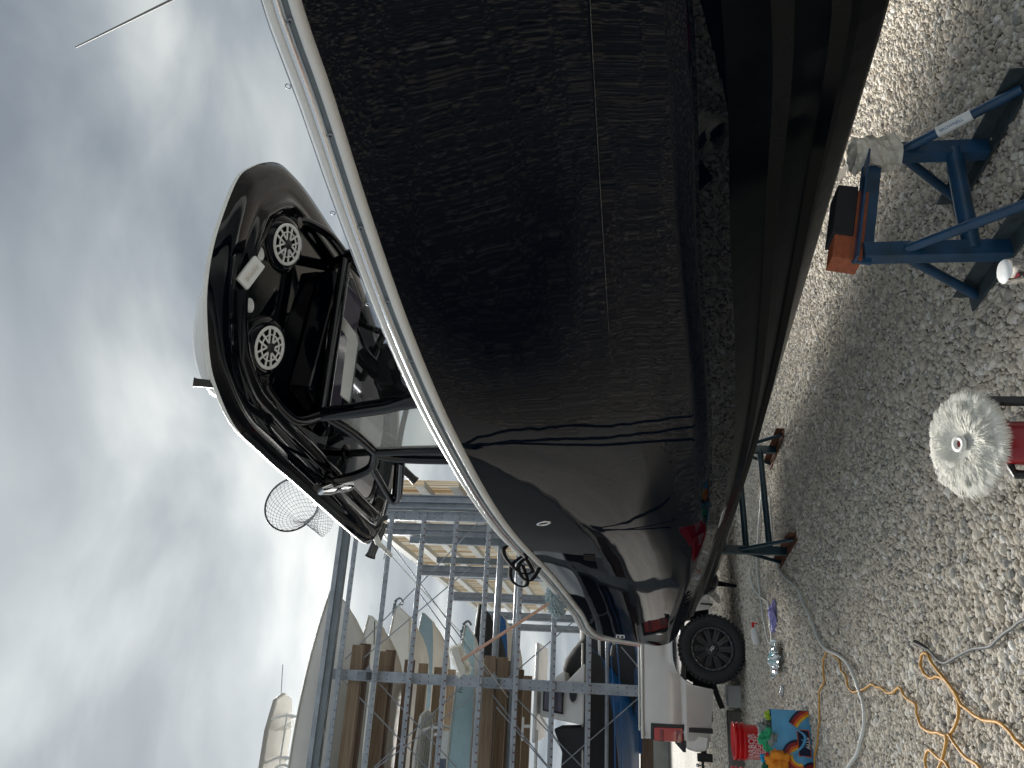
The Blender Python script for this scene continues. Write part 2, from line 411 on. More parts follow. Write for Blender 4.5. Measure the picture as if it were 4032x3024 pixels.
# gravel stones: points carrying size, instanced by geometry nodes
pts = []; sz = []
def scatter(n, fn, lo, hi, z=0):
    for _ in range(n):
        p = fn()
        if p is None: continue
        s_ = lo+(hi-lo)*random.random()**2.2
        pts.append((p[0], p[1], z+s_*.12)); sz.append(s_)
def trap(y0, y1):
    def f():
        y = math.sqrt(random.uniform(y0*y0, y1*y1)); x = random.uniform(-.56*y-.2, .56*y+.2)
        if x > 1.5 and y > 5.6: return None
        return x, y
    return f
def grid_scatter(x0, x1, y0, y1, cell, lo, hi, keep):
    ny = int((y1-y0)/(cell*.87)); nx = int((x1-x0)/cell)
    for j in range(ny):
        y = y0+j*cell*.87
        for i in range(nx):
            x = x0+(i+.5*(j % 2))*cell+random.uniform(-.38, .38)*cell; yy = y+random.uniform(-.38, .38)*cell
            if not keep(x, yy): continue
            s_ = lo+(hi-lo)*random.random()**1.7
            pts.append((x, yy, .004+s_*.22)); sz.append(s_)
def seen(x, y): return -.56*y-.2 < x < .56*y+.2 and not (x > 1.5 and y > 5.6)
grid_scatter(-3.6, 2.8, 2.2, 6.0, .0235, .0085, .0185, seen)
grid_scatter(-6.2, 2.8, 6.0, 10.5, .030, .011, .021, seen)
grid_scatter(-9.2, 1.0, 10.5, 16.5, .05, .016, .03, seen)
scatter(30000, trap(2.2, 6.5), .004, .008)
scatter(1300, trap(2.2, 7), .018, .032)
scatter(40000, lambda: (random.uniform(-10, 2.5), random.uniform(-6, 9)), .014, .034)
bed = MB(); bed.add([(-10, 2.0, .004), (3, 2.0, .004), (3, 16.5, .004), (-10, 16.5, .004)], [(0, 1, 2, 3)])
tag(bed.build('gravel_bed', MT['bed']), kind='structure')
me = bpy.data.meshes.new('gravel'); me.from_pydata(pts, [], [])
at = me.attributes.new('ssize', 'FLOAT', 'POINT'); at.data.foreach_set('value', sz)
gr = bpy.data.objects.new('gravel', me); COL.objects.link(gr); tag(gr, 'loose pale limestone gravel covering the whole yard', 'gravel', kind='stuff')
me.materials.append(MT['stone'])
ng = bpy.data.node_groups.new('gravel_nodes', 'GeometryNodeTree')
ng.interface.new_socket('Geometry', in_out='INPUT', socket_type='NodeSocketGeometry')
ng.interface.new_socket('Geometry', in_out='OUTPUT', socket_type='NodeSocketGeometry')
gi = N(ng, 'NodeGroupInput'); go = N(ng, 'NodeGroupOutput')
join = N(ng, 'GeometryNodeGeometryToInstance')
for k in range(6):
    ico = N(ng, 'GeometryNodeMeshIcoSphere'); ico.inputs['Radius'].default_value = 1; ico.inputs['Subdivisions'].default_value = 2
    sp = N(ng, 'GeometryNodeSetPosition'); ns = N(ng, 'ShaderNodeTexNoise'); ns.inputs['Scale'].default_value = .9; ns.inputs['Detail'].default_value = 2
    ps = N(ng, 'GeometryNodeInputPosition'); ad = N(ng, 'ShaderNodeVectorMath', operation='ADD'); ad.inputs[1].default_value = (k*7.3, k*3.1, 0)
    ng.links.new(ps.outputs[0], ad.inputs[0]); ng.links.new(ad.outputs[0], ns.inputs[0])
    sb = N(ng, 'ShaderNodeVectorMath', operation='SUBTRACT'); ng.links.new(ns.outputs['Color'], sb.inputs[0]); sb.inputs[1].default_value = (.5, .5, .5)
    sc = N(ng, 'ShaderNodeVectorMath', operation='SCALE'); ng.links.new(sb.outputs[0], sc.inputs[0]); sc.inputs['Scale'].default_value = 1.25
    ng.links.new(ico.outputs[0], sp.inputs[0]); ng.links.new(sc.outputs[0], sp.inputs['Offset'])
    ss = N(ng, 'GeometryNodeSetShadeSmooth'); ng.links.new(sp.outputs[0], ss.inputs[0]); sm_ = N(ng, 'GeometryNodeSetMaterial'); sm_.inputs['Material'].default_value = MT['stone']; ng.links.new(ss.outputs[0], sm_.inputs[0])
    ng.links.new(sm_.outputs[0], join.inputs[0])
iop = N(ng, 'GeometryNodeInstanceOnPoints'); ng.links.new(gi.outputs[0], iop.inputs['Points']); ng.links.new(join.outputs[0], iop.inputs['Instance']); iop.inputs['Pick Instance'].default_value = True
rv = N(ng, 'FunctionNodeRandomValue', data_type='FLOAT_VECTOR'); rv.inputs[0].default_value = (-.6, -.6, 0); rv.inputs[1].default_value = (.6, .6, 6.28)
e2r = N(ng, 'FunctionNodeEulerToRotation'); ng.links.new(rv.outputs[0], e2r.inputs[0]); ng.links.new(e2r.outputs[0], iop.inputs['Rotation'])
na = N(ng, 'GeometryNodeInputNamedAttribute', data_type='FLOAT'); na.inputs[0].default_value = 'ssize'
rs2 = N(ng, 'FunctionNodeRandomValue', data_type='FLOAT_VECTOR'); rs2.inputs[0].default_value = (.75, .75, .55); rs2.inputs[1].default_value = (1.3, 1.1, .9); rs2.inputs['Seed'].default_value = 4
sv = N(ng, 'ShaderNodeVectorMath', operation='SCALE'); ng.links.new(rs2.outputs[0], sv.inputs[0]); ng.links.new(na.outputs['Attribute'], sv.inputs['Scale']); ng.links.new(sv.outputs[0], iop.inputs['Scale'])
ng.links.new(iop.outputs[0], go.inputs[0])
md = gr.modifiers.new('gravel', 'NODES'); md.node_group = ng

# low wall far behind the truck
lw = MB(); lw.beam((-30, 20.5, .45), (4, 34, .45), .3, .9); lw.beam((-30, 20.4, .93), (4, 33.9, .93), .4, .08)
tag(lw.build('low_wall', MT['conc'], bevel=.02), 'long low grey concrete wall far behind the silver pickup', 'wall')

# ============================================================ STORAGE RACK
RA = rad(22); RQ = (-5.42, 14.0, 0)
rack = thing('storage_rack', 'tall galvanised steel dry storage rack holding boats on several levels', 'boat rack', RQ, RA)
tc_ = MB(); tc_.box((-.1, .06, 7.16), (6.4, .14, .15))
tc_.build('top_beam', MT['steel2'], rack, bevel=.006)
def slots(z, x0=-3.2, x1=2.9, h=.05, yy=-.108):
    s_ = MB(); x = x0
    while x < x1:
        s_.box((x, yy, z), (.028, .006, h)); x += .125+.03*random.random()
    return s_
sb_ = MB(); sb_.box((-.1, -.03, 7.25), (6.3, .05, .09)); sb_.build('slotted_edge', MT['steel'], rack)
for i, z in enumerate([6.9, 6.2, 5.53, 4.87, 4.2, 3.53, 2.86, 2.21]):
    b_ = MB(); b_.box((-.1, -.06, z+.02), (6.2, .05, .05)); b_.box((-.1, -.075, z-.028), (6.2, .03, .042))
    o_ = b_.build('rail', MT['steel'], rack, bevel=.004)
    k_ = slots(z-.028, yy=-.0915, h=.03).build('rail_slots', MT['rust'] if i > 1 else MT['steel2'], rack); k_['kind'] = 'stuff'
for x, z in [(-3.2, 7.1), (-.09, 7.1), (3.0, 7.0)]:
    p = MB()
    p.box((x, .10, z/2), (.19, .012, z)); p.box((x-.09, .17, z/2), (.012, .13, z)); p.box((x+.09, .17, z/2), (.012, .13, z))
    p.build('post', MT['steel'], rack)
    h_ = MB(); zz = .4
    while zz < 7:
        for dx in (-.045, .045): h_.lathe([(.011, 0), (.011, .002)], 8, (x+dx, .0925, zz), (0, -1, 0))
        zz += .16 if int(zz/.16) % 5 else .32
    q_ = h_.build('bolt_holes', MT['matblk'], rack); q_['kind'] = 'stuff'
for x in (-3.2, -.09, 3.0):
    for u in (2.9, 5.8, 8.7):
        p = MB(); p.box((x, u, 3.3), (.16, .16, 6.6)); p.build('post', MT['steel2'], rack)
for z in (6.5, 4.02, 1.15):
    for x in (-3.0, -.09):
        p = MB(); p.box((x, 4.4, z-.09), (.14, 9.2, .18)); p.build('cross_beam', MT['steel2'], rack, bevel=.005)
for z, u in ((4.42, 3.0), (3.98, 3.0), (1.88, .28)):
    p = MB(); p.tube([(-3.2, u, z), (3.2, u, z)], .075 if u > 1 else .035); p.build('tie_tube', MT['steel'], rack)
rods = [((.19, 6.9), (1.62, 5.61)), ((-.12, 7.0), (-1.24, 5.56)), ((-1.24, 5.56), (-2.6, 3.9)), ((-1.65, 6.13), (.01, 4.39)), ((1.46, 5.54), (.18, 4.4)), ((1.62, 5.61), (2.9, 4.5)),
        ((-.21, 6.2), (-1.55, 4.58)), ((-.09, 3.83), (-1.4, 2.31)), ((-.19, 1.29), (-1.38, 2.66)), ((.66, 1.62), (.1, 1.1)), ((1.08, 2.52), (-.09, 3.83)), ((2.9, 6.7), (.05, 4.1)),
        ((-.5, 3.9), (-2.4, 1.9)), ((.05, 6.75), (2.0, 4.6)), ((-2.2, 6.8), (-.3, 4.3)), ((-2.3, 2.1), (-.3, 4.0))]
for i, (a, b2) in enumerate(rods):
    p = MB(); u = .2+.04*(i % 4); p.tube([(a[0], u, a[1]), (b2[0], u, b2[1])], .011, 6); p.build('tie_rod', MT['steel'], rack)
for x, z in ((-.09, 6.35), (-.09, 3.9)):
    p = MB(); p.prism([(x-.1, .28, z-.12), (x+.2, .28, z+.1), (x-.1, .28, z+.25)], (0, .012, 0)); p.build('gusset', MT['steel'], rack)
# bunks
def bunk(u, z, t1, m_, h=.23, wd=.14, t0=-5.0):
    p = MB(); p.box(((t0+t1)/2, u, z), (t1-t0, wd, h)); o_ = p.build('bunk_board', m_, rack, bevel=.008)
for u, t1 in ((.25, .46), (2.1, .44), (4.2, .36), (5.6, .33), (7.4, .30), (9.2, .3)):
    bunk(u, 6.70-.03, t1, MT['wood'] if u != 4.2 else MT['wood2']); (bunk(u+.42, 6.68, t1+.05, MT['wood2'], h=.2) if u < 3 else None)
for u, t1 in ((.6, .40), (2.3, .45), (3.4, .42), (5.3, .3), (7.2, .2)):
    bunk(u, 4.13, t1, MT['wood'], h=.22); (bunk(u+.3, 4.12, t1-.03, MT['wood2'], h=.18) if u in (.6, 3.4) else None)
for u in (.7, 2.3): bunk(u, 1.14, .4, MT['wood2'], h=.2)

# translucent wall on the right flank of the rack
WA = Vector((-2.13, 15.33, 0)); WD = Vector((-.4, .9165, 0)).normalized(); WN = Vector((WD.y, -WD.x, 0))
wall = thing('corrugated_wall', 'aged yellowish translucent corrugated wall with pale girts beside the rack', 'wall', WA, math.atan2(WD.y, WD.x))
def corr(x0, x1, z0, z1):
    p = MB(); n_ = int((x1-x0)/.038); 
    xs = [x0+(x1-x0)*i/n_ for i in range(n_+1)]
    ys = [-.16-.018*(i % 2) for i in range(n_+1)]
    p.grid([[(x, y, z0) for x, y in zip(xs, ys)], [(x, y, z1) for x, y in zip(xs, ys)]], smooth=False)
    return p
for i in range(20):
    corr(i*1.0, i*1.0+1.02, 2.0, 8.0+.02*(i % 2)).build('wall_panel', MT['sheet'], wall, loc=(0, -.004*(i % 2), 0))
for z in (7.9, 7.2, 6.46, 5.72, 5.0, 4.3, 3.6, 2.9):
    p = MB(); p.box((10, -.03, z), (20, .012, .2)); p.box((10, -.09, z-.1), (20, .12, .012)); p.build('girt', MT['girt'], wall)
for (x, y) in ((-2.42, 15.2), (-3.43, 17.52), (-5.13, 20.54), (-7.0, 24.76), (-8.88, 29.05), (-10.45, 32.7)):
    v = Vector((x, y, 0))-WA; lx = v.dot(WD); ly = v.dot(Vector((-WD.y, WD.x, 0)))
    p = MB(); h_ = 7.1
    p.box((lx, ly, h_/2), (.24, .02, h_)); p.box((lx, ly+.12, h_/2), (.2, .02, h_)); p.box((lx, ly+.06, h_/2), (.02, .11, h_))
    p.box((lx, ly-.14, h_/2), (.2, .02, h_)); p.box((lx-.02, ly-.07, h_/2), (.02, .13, h_))
    p.build('column', MT['steel'], wall)

# ---------------------------------------------------------- rack boats
def hull_mesh(L, beam, zk, dep, cf=.32):
    """bow at x=L, stern x=0; keel at z=zk; returns MB with slots 0 side 1 bottom 2 deck"""
    p = MB(); rows_b = []; rows_s = []; deck = []
    for i in range(25):
        t_ = i/24; x = L*t_
        fb = (1-max(0, (t_-.45)/.55)**2.1)*beam/2
        kz = zk+dep*(max(0, (t_-.72)/.28)**2.4)*1.0
        sh = zk+dep*(.92+.16*t_*t_)
        cz = zk+dep*(cf+(.1+cf)*max(0, (t_-.5)/.5)**2)
        cb = fb*(.86-.35*max(0, (t_-.5)/.5)**1.5)
        kz = min(kz, sh-.02); cz = max(min(cz, sh-.02), kz)
        xo = x
        half = [(0, kz), (cb*.5, kz+(cz-kz)*.45), (cb*.93, cz-.02), (cb, cz)]
        rows_b.append([(xo, -b_, z_) for b_, z_ in half[::-1]]+[(xo, b_, z_) for b_, z_ in half[1:]])
        side = [(cb+.001, cz), (cb+(fb-cb)*.35, cz+(sh-cz)*.35), (cb+(fb-cb)*.75, cz+(sh-cz)*.7), (fb, sh)]
        rows_s.append(side); deck.append((xo, fb, sh))
    p.grid(rows_b, 1)
    for sg in (-1, 1):
        p.grid([[(r[0][0] if 0 else deck[i][0], sg*b_, z_) for b_, z_ in r] for i, r in enumerate(rows_s)], 0)
    p.grid([[(x, -b_, z), (x, b_, z)] for x, b_, z in deck], 2, smooth=False)
    # transom
    r0 = rows_b[0]; s0 = rows_s[0]
    p.add([(0, -b_, z_) for b_, z_ in s0[::-1]]+[q for q in r0]+[(0, b_, z_) for b_, z_ in s0], [tuple(range(len(s0)*2+len(r0)))], 0)
    return p, deck
def rub(deck, r=.02):
    q = MB()
    q.tube([(x, b_+.005, z-.02) for x, b_, z in deck]+[(x, -b_-.005, z-.02) for x, b_, z in deck[::-1]], r, 6)
    return q
def rack_boat(t_tip, u, zk, L, beam, dep, mats, label, name='stored_boat'):
    v = Matrix.Rotation(RA, 3, 'Z')@Vector((t_tip-L, u, 0))+Vector(RQ)
    th_ = thing(name, label, 'boat', (v.x, v.y, 0), RA, 'boats stored on the rack')
    p, deck = hull_mesh(L, beam, zk, dep)
    p.build('hull', mats, th_); rub(deck).build('rub_rail', MT['girt'], th_)
    return th_, deck
W_, CR = MT['white'], MT['cream']
bA, dk = rack_boat(1.62, 1.55, 6.78, 7.0, 2.5, 1.05, [MT['palehull'], MT['palehull'], W_], 'white boat on the top level nearest the viewer with its bow overhanging')
def ttop(th_, x0, x1, z, wd, console_x, zb, m_, und, th=.12, slats=False):
    pts_ = [(x0, -.36*wd), (x0+.15, -.5*wd), (x1-.7, -.5*wd), (x1-.12, -.33*wd), (x1, 0), (x1-.12, .33*wd), (x1-.7, .5*wd), (x0+.15, .5*wd), (x0, .36*wd)]
    q = MB(); q.prism([(a, b_, z) for a, b_ in pts_], (0, 0, th)); q.build('hardtop', m_, th_, bevel=.03)
    q = MB()
    for sg in (-1, 1):
        for xa, xb in ((console_x+.42, console_x+.36), (console_x-.35, console_x-.45), (console_x-.5, console_x-.8)):
            q.tube(curve_pts([(xa, sg*.42, zb), (xa+.03, sg*.43, (zb+z)/2), (xb, sg*.5, z+.02)], 5), .025, 8)
        q.tube([(console_x-.42, sg*.43, zb+.5*(z-zb)), (console_x+.5, sg*.43, zb+.5*(z-zb))], .018, 8)
    q.build('top_frame', und, th_)
    q = MB(); q.box((console_x, 0, zb-.25), (.8, .8, .7)); q.build('console', m_, th_, bevel=.08)
    q = MB(); q.prism([(console_x+.38, -.38, zb+.1), (console_x+.38, .38, zb+.1), (console_x+.12, .33, zb+.55), (console_x+.12, -.33, zb+.55)], (.012, 0, 0)); q.build('windscreen', MT['glass'], th_)
# boat A top
x_of = lambda t_tip, L, t_: t_-(t_tip-L)
ttop(bA, x_of(1.62, 7, -3.3), x_of(1.62, 7, -.5), 8.56, 1.2, x_of(1.62, 7, -1.35), 8.02, MT['beige'], MT['palehull'], th=.1)
q = MB(); q.tube([(x_of(1.62, 7, -.52), -.3, 8.54), (x_of(1.62, 7, .05), -.3, 8.6)], .008, 6); q.build('antenna', MT['greycord'], bA); q = MB(); q.tube([(x_of(1.62, 7, -2.05), 0, 8.6), (x_of(1.62, 7, -2.05), 0, 8.92)], .01, 6); q.build('antenna', MT['greycord'], bA)
q = MB(); q.lathe([(.07, 0), (.07, .004)], 20, (x_of(1.62, 7, -1.2), -.404, 7.98), (0, -1, 0)); q.lathe([(.05, 0), (.05, .008)], 20, (x_of(1.62, 7, -1.2), -.404, 7.98), (0, -1, 0), mi=1); q.build('round_emblem', [MT['navy'], MT['beige']], bA)
q = MB(); q.box((x_of(1.62, 7, -2.15), -.7, 8.0), (.3, .2, .28)); q.build('outboard_cowl', MT['matblk'], bA, bevel=.05)
bB, dk = rack_boat(1.35, 4.3, 6.80, 6.6, 2.4, 1.0, [MT['palehull'], CR, W_], 'pale grey hull behind the nearest white boat on the top level')
q = MB(); q.tube([(5.9, -.62, 7.45), (6.45, -.3, 7.6)], .012, 6); q.build('hull_stripe', MT['matblk'], bB)
bC, dk = rack_boat(1.85, 6.9, 6.82, 6.6, 2.4, 1.05, [W_, CR, W_], 'third boat on the top level with an anchor on its bow roller')
q = MB(); q.box((6.5, 0, 7.98), (.35, .12, .06)); q.tube(curve_pts([(6.72, 0, 8.0), (6.82, 0, 7.86), (6.7, 0, 7.74)], 4), .03, 8); q.tube([(6.5, 0, 8.03), (6.8, 0, 7.92)], .022, 8); q.tube([(6.62, -.12, 7.8), (6.66, .12, 7.78)], .02, 8); q.build('anchor', MT['steel2'], bC)
bD, dk = rack_boat(1.95, 9.8, 6.84, 6.6, 2.4, 1.0, [MT['slatehull'], CR, W_], 'slate blue hull, fourth along the top level of the rack')
bE, dk = rack_boat(1.02, 1.5, 4.20, 6.2, 2.3, .62, [MT['lightblue'], W_, W_], 'light blue boat with white console on the middle level of the rack')
ttop(bE, x_of(1.02, 6.2, -2.7), x_of(1.02, 6.2, -.62), 5.48, 1.5, x_of(1.02, 6.2, -1.4), 5.05, W_, W_, th=.06)
q = MB()
for k in range(7): q.box((x_of(1.02, 6.2, -1.65), -.6+.2*k, 5.465), (1.9, .012, .02))
q.build('top_ribs', MT['girt'], bE)
q = MB(); q.box((6.05, 0, 4.88), (.25, .08, .05)); q.tube(curve_pts([(6.2, 0, 4.9), (6.28, 0, 4.8), (6.2, 0, 4.72)], 4), .025, 8); q.tube([(5.6, .0, 4.87), (6.1, 0, 4.93)], .02, 8); q.build('anchor', MT['steel2'], bE)
q = MB(); q.box((x_of(1.02, 6.2, -2.4), -.2, 4.98), (.9, .5, .35)); q.build('seat_cushion', MT['cover'], bE, bevel=.06)
q = MB(); q.box((x_of(1.02, 6.2, -1.6), -.2, 5.0), (.35, .4, .3)); q.build('folded_cover', MT['bluehull'], bE, bevel=.06)
text_mesh('FL 4827 RN', .11, bE, frame((1, 0, 0), (0, 0, 1), (0, -1, 0), (5.15, -.84, 4.68)), MT['navy'], 'registration_number')
bF, dk = rack_boat(1.75, 4.4, 4.32, 6.2, 2.3, .75, [MT['cover'], MT['cover'], MT['cover']], 'boat under a dark cover behind the light blue boat on the middle level')
bF2, dk = rack_boat(1.9, 7.5, 4.32, 6.2, 2.3, .8, [MT['bluehull'], CR, W_], 'dark blue and cream bow at the back of the middle level')
# cabin boat on the low level
bG, dk = rack_boat(.75, 1.35, 1.28, 6.4, 2.4, 1.05, [MT['cover'], MT['bluehull'], W_], 'white cabin boat with black side cover and blue bottom on the lowest level')
xg = lambda t_: x_of(.75, 6.4, t_)
q = MB()
q.prism([(xg(-.72), -.95, 2.3), (xg(.35), -.95, 2.3), (xg(-.02), -.9, 2.66), (xg(.2), -.88, 2.68), (xg(-.12), -.84, 3.12), (xg(-.62), -.84, 3.12)], (0, 1.8, 0))
q.build('cabin', W_, bG, bevel=.03)
q = MB(); q.box((xg(-.2), 0, 3.2), (1.75, 1.95, .07)); q.build('cabin_roof', W_, bG, bevel=.03)
q = MB(); q.prism([(xg(-.56), -.965, 2.68), (xg(-.02), -.965, 2.68), (xg(-.16), -.965, 3.06), (xg(-.52), -.965, 3.06)], (0, .1, 0)); q.build('window_frame', MT['matblk'], bG)
q = MB(); q.prism([(xg(-.52), -.972, 2.71), (xg(-.07), -.972, 2.71), (xg(-.19), -.972, 3.03), (xg(-.49), -.972, 3.03)], (0, .01, 0)); q.build('window_pane', MT['screen'], bG)
q = MB(); q.lathe([(.17, 0), (.17, .01)], 24, (0, 0, 0), (0, -1, 0)); q.lathe([(.14, .01), (.14, .014)], 24, (0, 0, 0), (0, -1, 0), mi=1)
o_ = q.build('porthole', [MT['girt'], MT['dkwin']], bG, loc=(xg(-.2), -.955, 2.5)); o_.scale = (1, 1, .5)
q = MB(); q.tube([(xg(-.62), -.9, 3.1), (xg(-1.5), -.9, 2.4)], .02, 8); q.tube([(xg(-.85), -.9, 3.16), (xg(-2.4), -.9, 3.16)], .03, 8); q.tube([(xg(-.8), -.9, 3.28), (xg(-.8), -.9, 3.42)], .03, 8); q.tube([(xg(-.65), -.9, 3.42), (xg(-1.05), -.9, 3.42)], .025, 8); q.build('rod_rack', W_, bG)
q = MB(); q.prism([(xg(-.75), -.98, 2.2), (xg(-2.6), -.98, 2.2), (xg(-2.6), -.98, 2.75), (xg(-1.2), -.98, 2.68), (xg(-.8), -.98, 2.85)], (0, 1.7, 0)); q.build('cockpit_cover', MT['cover'], bG, bevel=.05)
q = MB(); q.tube(curve_pts([(xg(-3), -1.14, 1.72), (xg(-.5), -1.2, 1.74), (xg(.9), -.9, 1.85)], 6), .012, 6); q.tube(curve_pts([(xg(-3), -1.09, 1.6), (xg(-.5), -1.14, 1.62), (xg(.9), -.8, 1.72)], 6), .012, 6); q.build('hull_strakes', MT['bluehull'], bG)
# blue bottom of a lower-level hull
# covered boat with high peak, right of the cabin boat
v = Matrix.Rotation(RA, 3, 'Z')@Vector((0, 0, 0))+Vector(RQ)
bH = thing('covered_boat', 'boat under a tall draped black cover behind the cabin boat', 'boat', v, RA, 'boats stored on the rack')
rows = []
for i in range(21):
    t_ = i/20; x = -1.2+4.2*t_
    pk = 2.25+.62*math.exp(-((x-.25)/.55)**2)+.42*math.exp(-((x-1.7)/.7)**2)
    row = []
    for j in range(11):
        a = j/10; y = 2.4+(a-.5)*2.2*(1-max(0, (t_-.75)/.25)**2*.9)
        z = 1.35+(pk-1.35)*(1-abs(2*a-1)**2.2)+.03*math.sin(9*x+5*a)
        row.append((x, y, z))
    rows.append(row)
q = MB(); q.grid(rows); q.build('cover', MT['cover'], bH)
q = MB(); q.tube([(-1.2, 1.35, 2.0), (2.9, 1.5, 2.12)], .03, 8); q.build('gunwale', W_, bH)
q = MB(); q.box((.6, 2.4, 1.3), (3.6, 1.9, .35)); q.build('hull', MT['bluehull'], bH, bevel=.1)

# ============================================================ THE BLACK BOAT
BO = Vector((-1.84, 8.6, 0)); BRZ = math.atan2(-math.cos(rad(33)), math.sin(rad(33)))
boat = thing('fishing_boat', 'large glossy black centre console fishing boat propped on blue steel stands', 'boat', BO, BRZ)
def bp(s, b_, h): return Vector((s, -b_, h))          # boat frame: x forward, -y starboard
def bworld(s, b_, h): return BO+Matrix.Rotation(BRZ, 3, 'Z')@bp(s, b_, h)
T_k = [(-.45, .51), (6.0, .51), (6.5, .535), (7.0, .66), (7.4, .93), (7.8, 1.38), (8.1, 1.85), (8.4, 2.6)]
T_i = [(-.45, .78, 1.02), (1, .85, .985), (2, .87, .95), (3, .87, .925), (4.13, .80, .955), (5.0, .72, 1.05), (5.6, .66, 1.135), (6.35, .55, 1.225), (7.0, .38, 1.35), (7.5, .24, 1.52), (8.0, .1, 1.9), (8.4, 0, 2.61)]
T_o = [(-.45, .87, 1.095), (-.2, .89, 1.10), (.35, .92, 1.105), (1, .95, 1.09), (2, .985, 1.045), (3, 1.01, 1.02), (4.2, 1.025, 1.105), (4.95, 1.0, 1.185), (5.85, .88, 1.30), (6.3, .8, 1.34), (6.75, .68, 1.39), (7.3, .47, 1.52), (7.8, .27, 1.78), (8.15, .11, 2.15), (8.4, .004, 2.62)]
T_s = [(-.45, .88, 1.376), (-.2, .90, 1.815), (.95, .985, 1.98), (2.15, 1.08, 2.135), (3.62, 1.215, 2.35), (4.9, 1.28, 2.44), (5.7, 1.22, 2.495), (6.3, 1.12, 2.527), (6.72, 1.02, 2.55), (6.98, .95, 2.575), (7.5, .72, 2.6), (8.0, .40, 2.63), (8.4, .01, 2.66)]
stn = [-.45, -.32, -.2]+[-.2+(8.4+.2)*i/68 for i in range(1, 69)]
NS = 14
for side in (1, -1):
    rb = []; rs_ = []; rf = []
    for s_ in stn:
        zk, = interp(T_k, s_); bi, zi = interp(T_i, s_); bo_, zo = interp(T_o, s_)
        bs, zs = interp(T_s, s_) if s_ > -.2 else (.88+.02*(s_+.45)/.25, 1.376+.439*(s_+.45)/.25)
        zk = min(zk, zi)
        L = lambda f: (bi*f, zk+(zi-zk)*(f**1.12))
        pr_ = [L(0), L(.04)]
        for f in (.34, .66):
            a = L(f); wd = .05*min(1, bi/.5); zt = L(f+wd/max(bi, .05))[1]
            pr_ += [L(f-.1), a, (a[0]+wd, a[1]-.008), (a[0]+wd+.003, zt)]
        pr_ += [L(.85), (bi, zi)]
        rb.append([bp(s_, side*b_, z_) for b_, z_ in pr_])
        rf.append([bp(s_, side*bi, zi), bp(s_, side*(bi+.012), zi-.012), bp(s_, side*(bo_-.012), zo-.016), bp(s_, side*bo_, zo)])
        fl = -.03*(1-min(1, max(0, s_/4)))+.075*math.sin(PI*min(1, max(0, (s_-3.2)/5)))
        row = [bp(s_, side*bo_, zo), bp(s_, side*(bo_+.004), zo+.012)]
        for k in range(1, NS+1):
            v_ = k/NS
            row.append(bp(s_, side*(bo_+(bs-bo_)*v_-fl*math.sin(PI*v_)), zo+(zs-zo)*v_))
        rs_.append(row)
    q = MB(); q.grid(rb, smooth=False); q.build('hull_bottom', MT['bottom'], boat)
    q = MB(); q.grid(rf, smooth=False); q.build('chine', MT['gel'], boat)
    q = MB(); q.grid(rs_, smooth=True); q.build('hull_side', MT['gel'], boat)
    # rub rail profile swept along the sheer
    path = [(-.45, .88, 1.376), (-.43, .882, 1.41), (-.30, .892, 1.64), (-.225, .898, 1.775)]+[(s_, *interp(T_s, s_)) for s_ in [-.17+(8.38+.17)*i/90 for i in range(91)]]
    path = [Vector(bp(p[0], side*p[1], p[2])) for p in path]
    def sweep(prof, m_, name):
        rows_ = []
        for i, p in enumerate(path):
            tn = (path[min(i+1, len(path)-1)]-path[max(i-1, 0)]); 
            o_ = Vector((-tn.y, tn.x, 0)); 
            if i < 4: o_ = Vector((0, -side, 0))
            else: o_ = o_.normalized(); o_ = o_ if o_.y*(-side) > 0 else -o_
            tn.normalize(); u_ = o_.cross(tn); u_ = u_ if u_.z > 0 else -u_
            if i < 4: u_ = Vector((-.84, 0, .54)) if i < 2 else (Vector((-.72, 0, .7)) if i == 2 else Vector((-.4, 0, .92)))
            rows_.append([p+o_*a+u_*c_ for a, c_ in prof])
        q = MB(); q.grid(rows_); return q.build(name, m_, boat)
    sweep([(-.02, -.006), (.006, -.008), (.022, .0), (.027, .012), (.022, .026), (.008, .03)], MT['white'], 'rub_rail')
    sweep([(.008, .029), (.005, .034), (.005, .044), (.008, .049)], MT['steel2'], 'rail_groove')
    sweep([(.006, .047), (.016, .049), (.027, .056), (.030, .064), (.027, .072), (.016, .078), (.004, .079)], MT['alu'], 'rail_insert')
    sweep([(.004, .079), (.014, .081), (.018, .09), (.016, .106), (.004, .114), (-.06, .122), (-.2, .126), (-.21, .05), (-.21, -.5)], MT['white'], 'gunwale_cap')
    if side == 1:
        sc_ = MB(); sc_.lathe([(.0085, 0), (.0075, .002), (.005, .003)], 12, (0, 0, 0), (0, -1, 0)); sc_.box((0, -.0045, 0), (.012, .002, .0025), mi=1); sc_.box((0, -.0045, 0), (.0025, .002, .012), mi=1)
        first = None
        for k in range(20):
            s_ = 7.3-.36*k; bs, zs = interp(T_s, s_)
            l_ = bp(s_, bs+.0175, zs+.040)
            if first is None: first = sc_.build('screw', [MT['steel'], MT['matblk']], boat, loc=l_)
            else: dup(first, boat, l_)
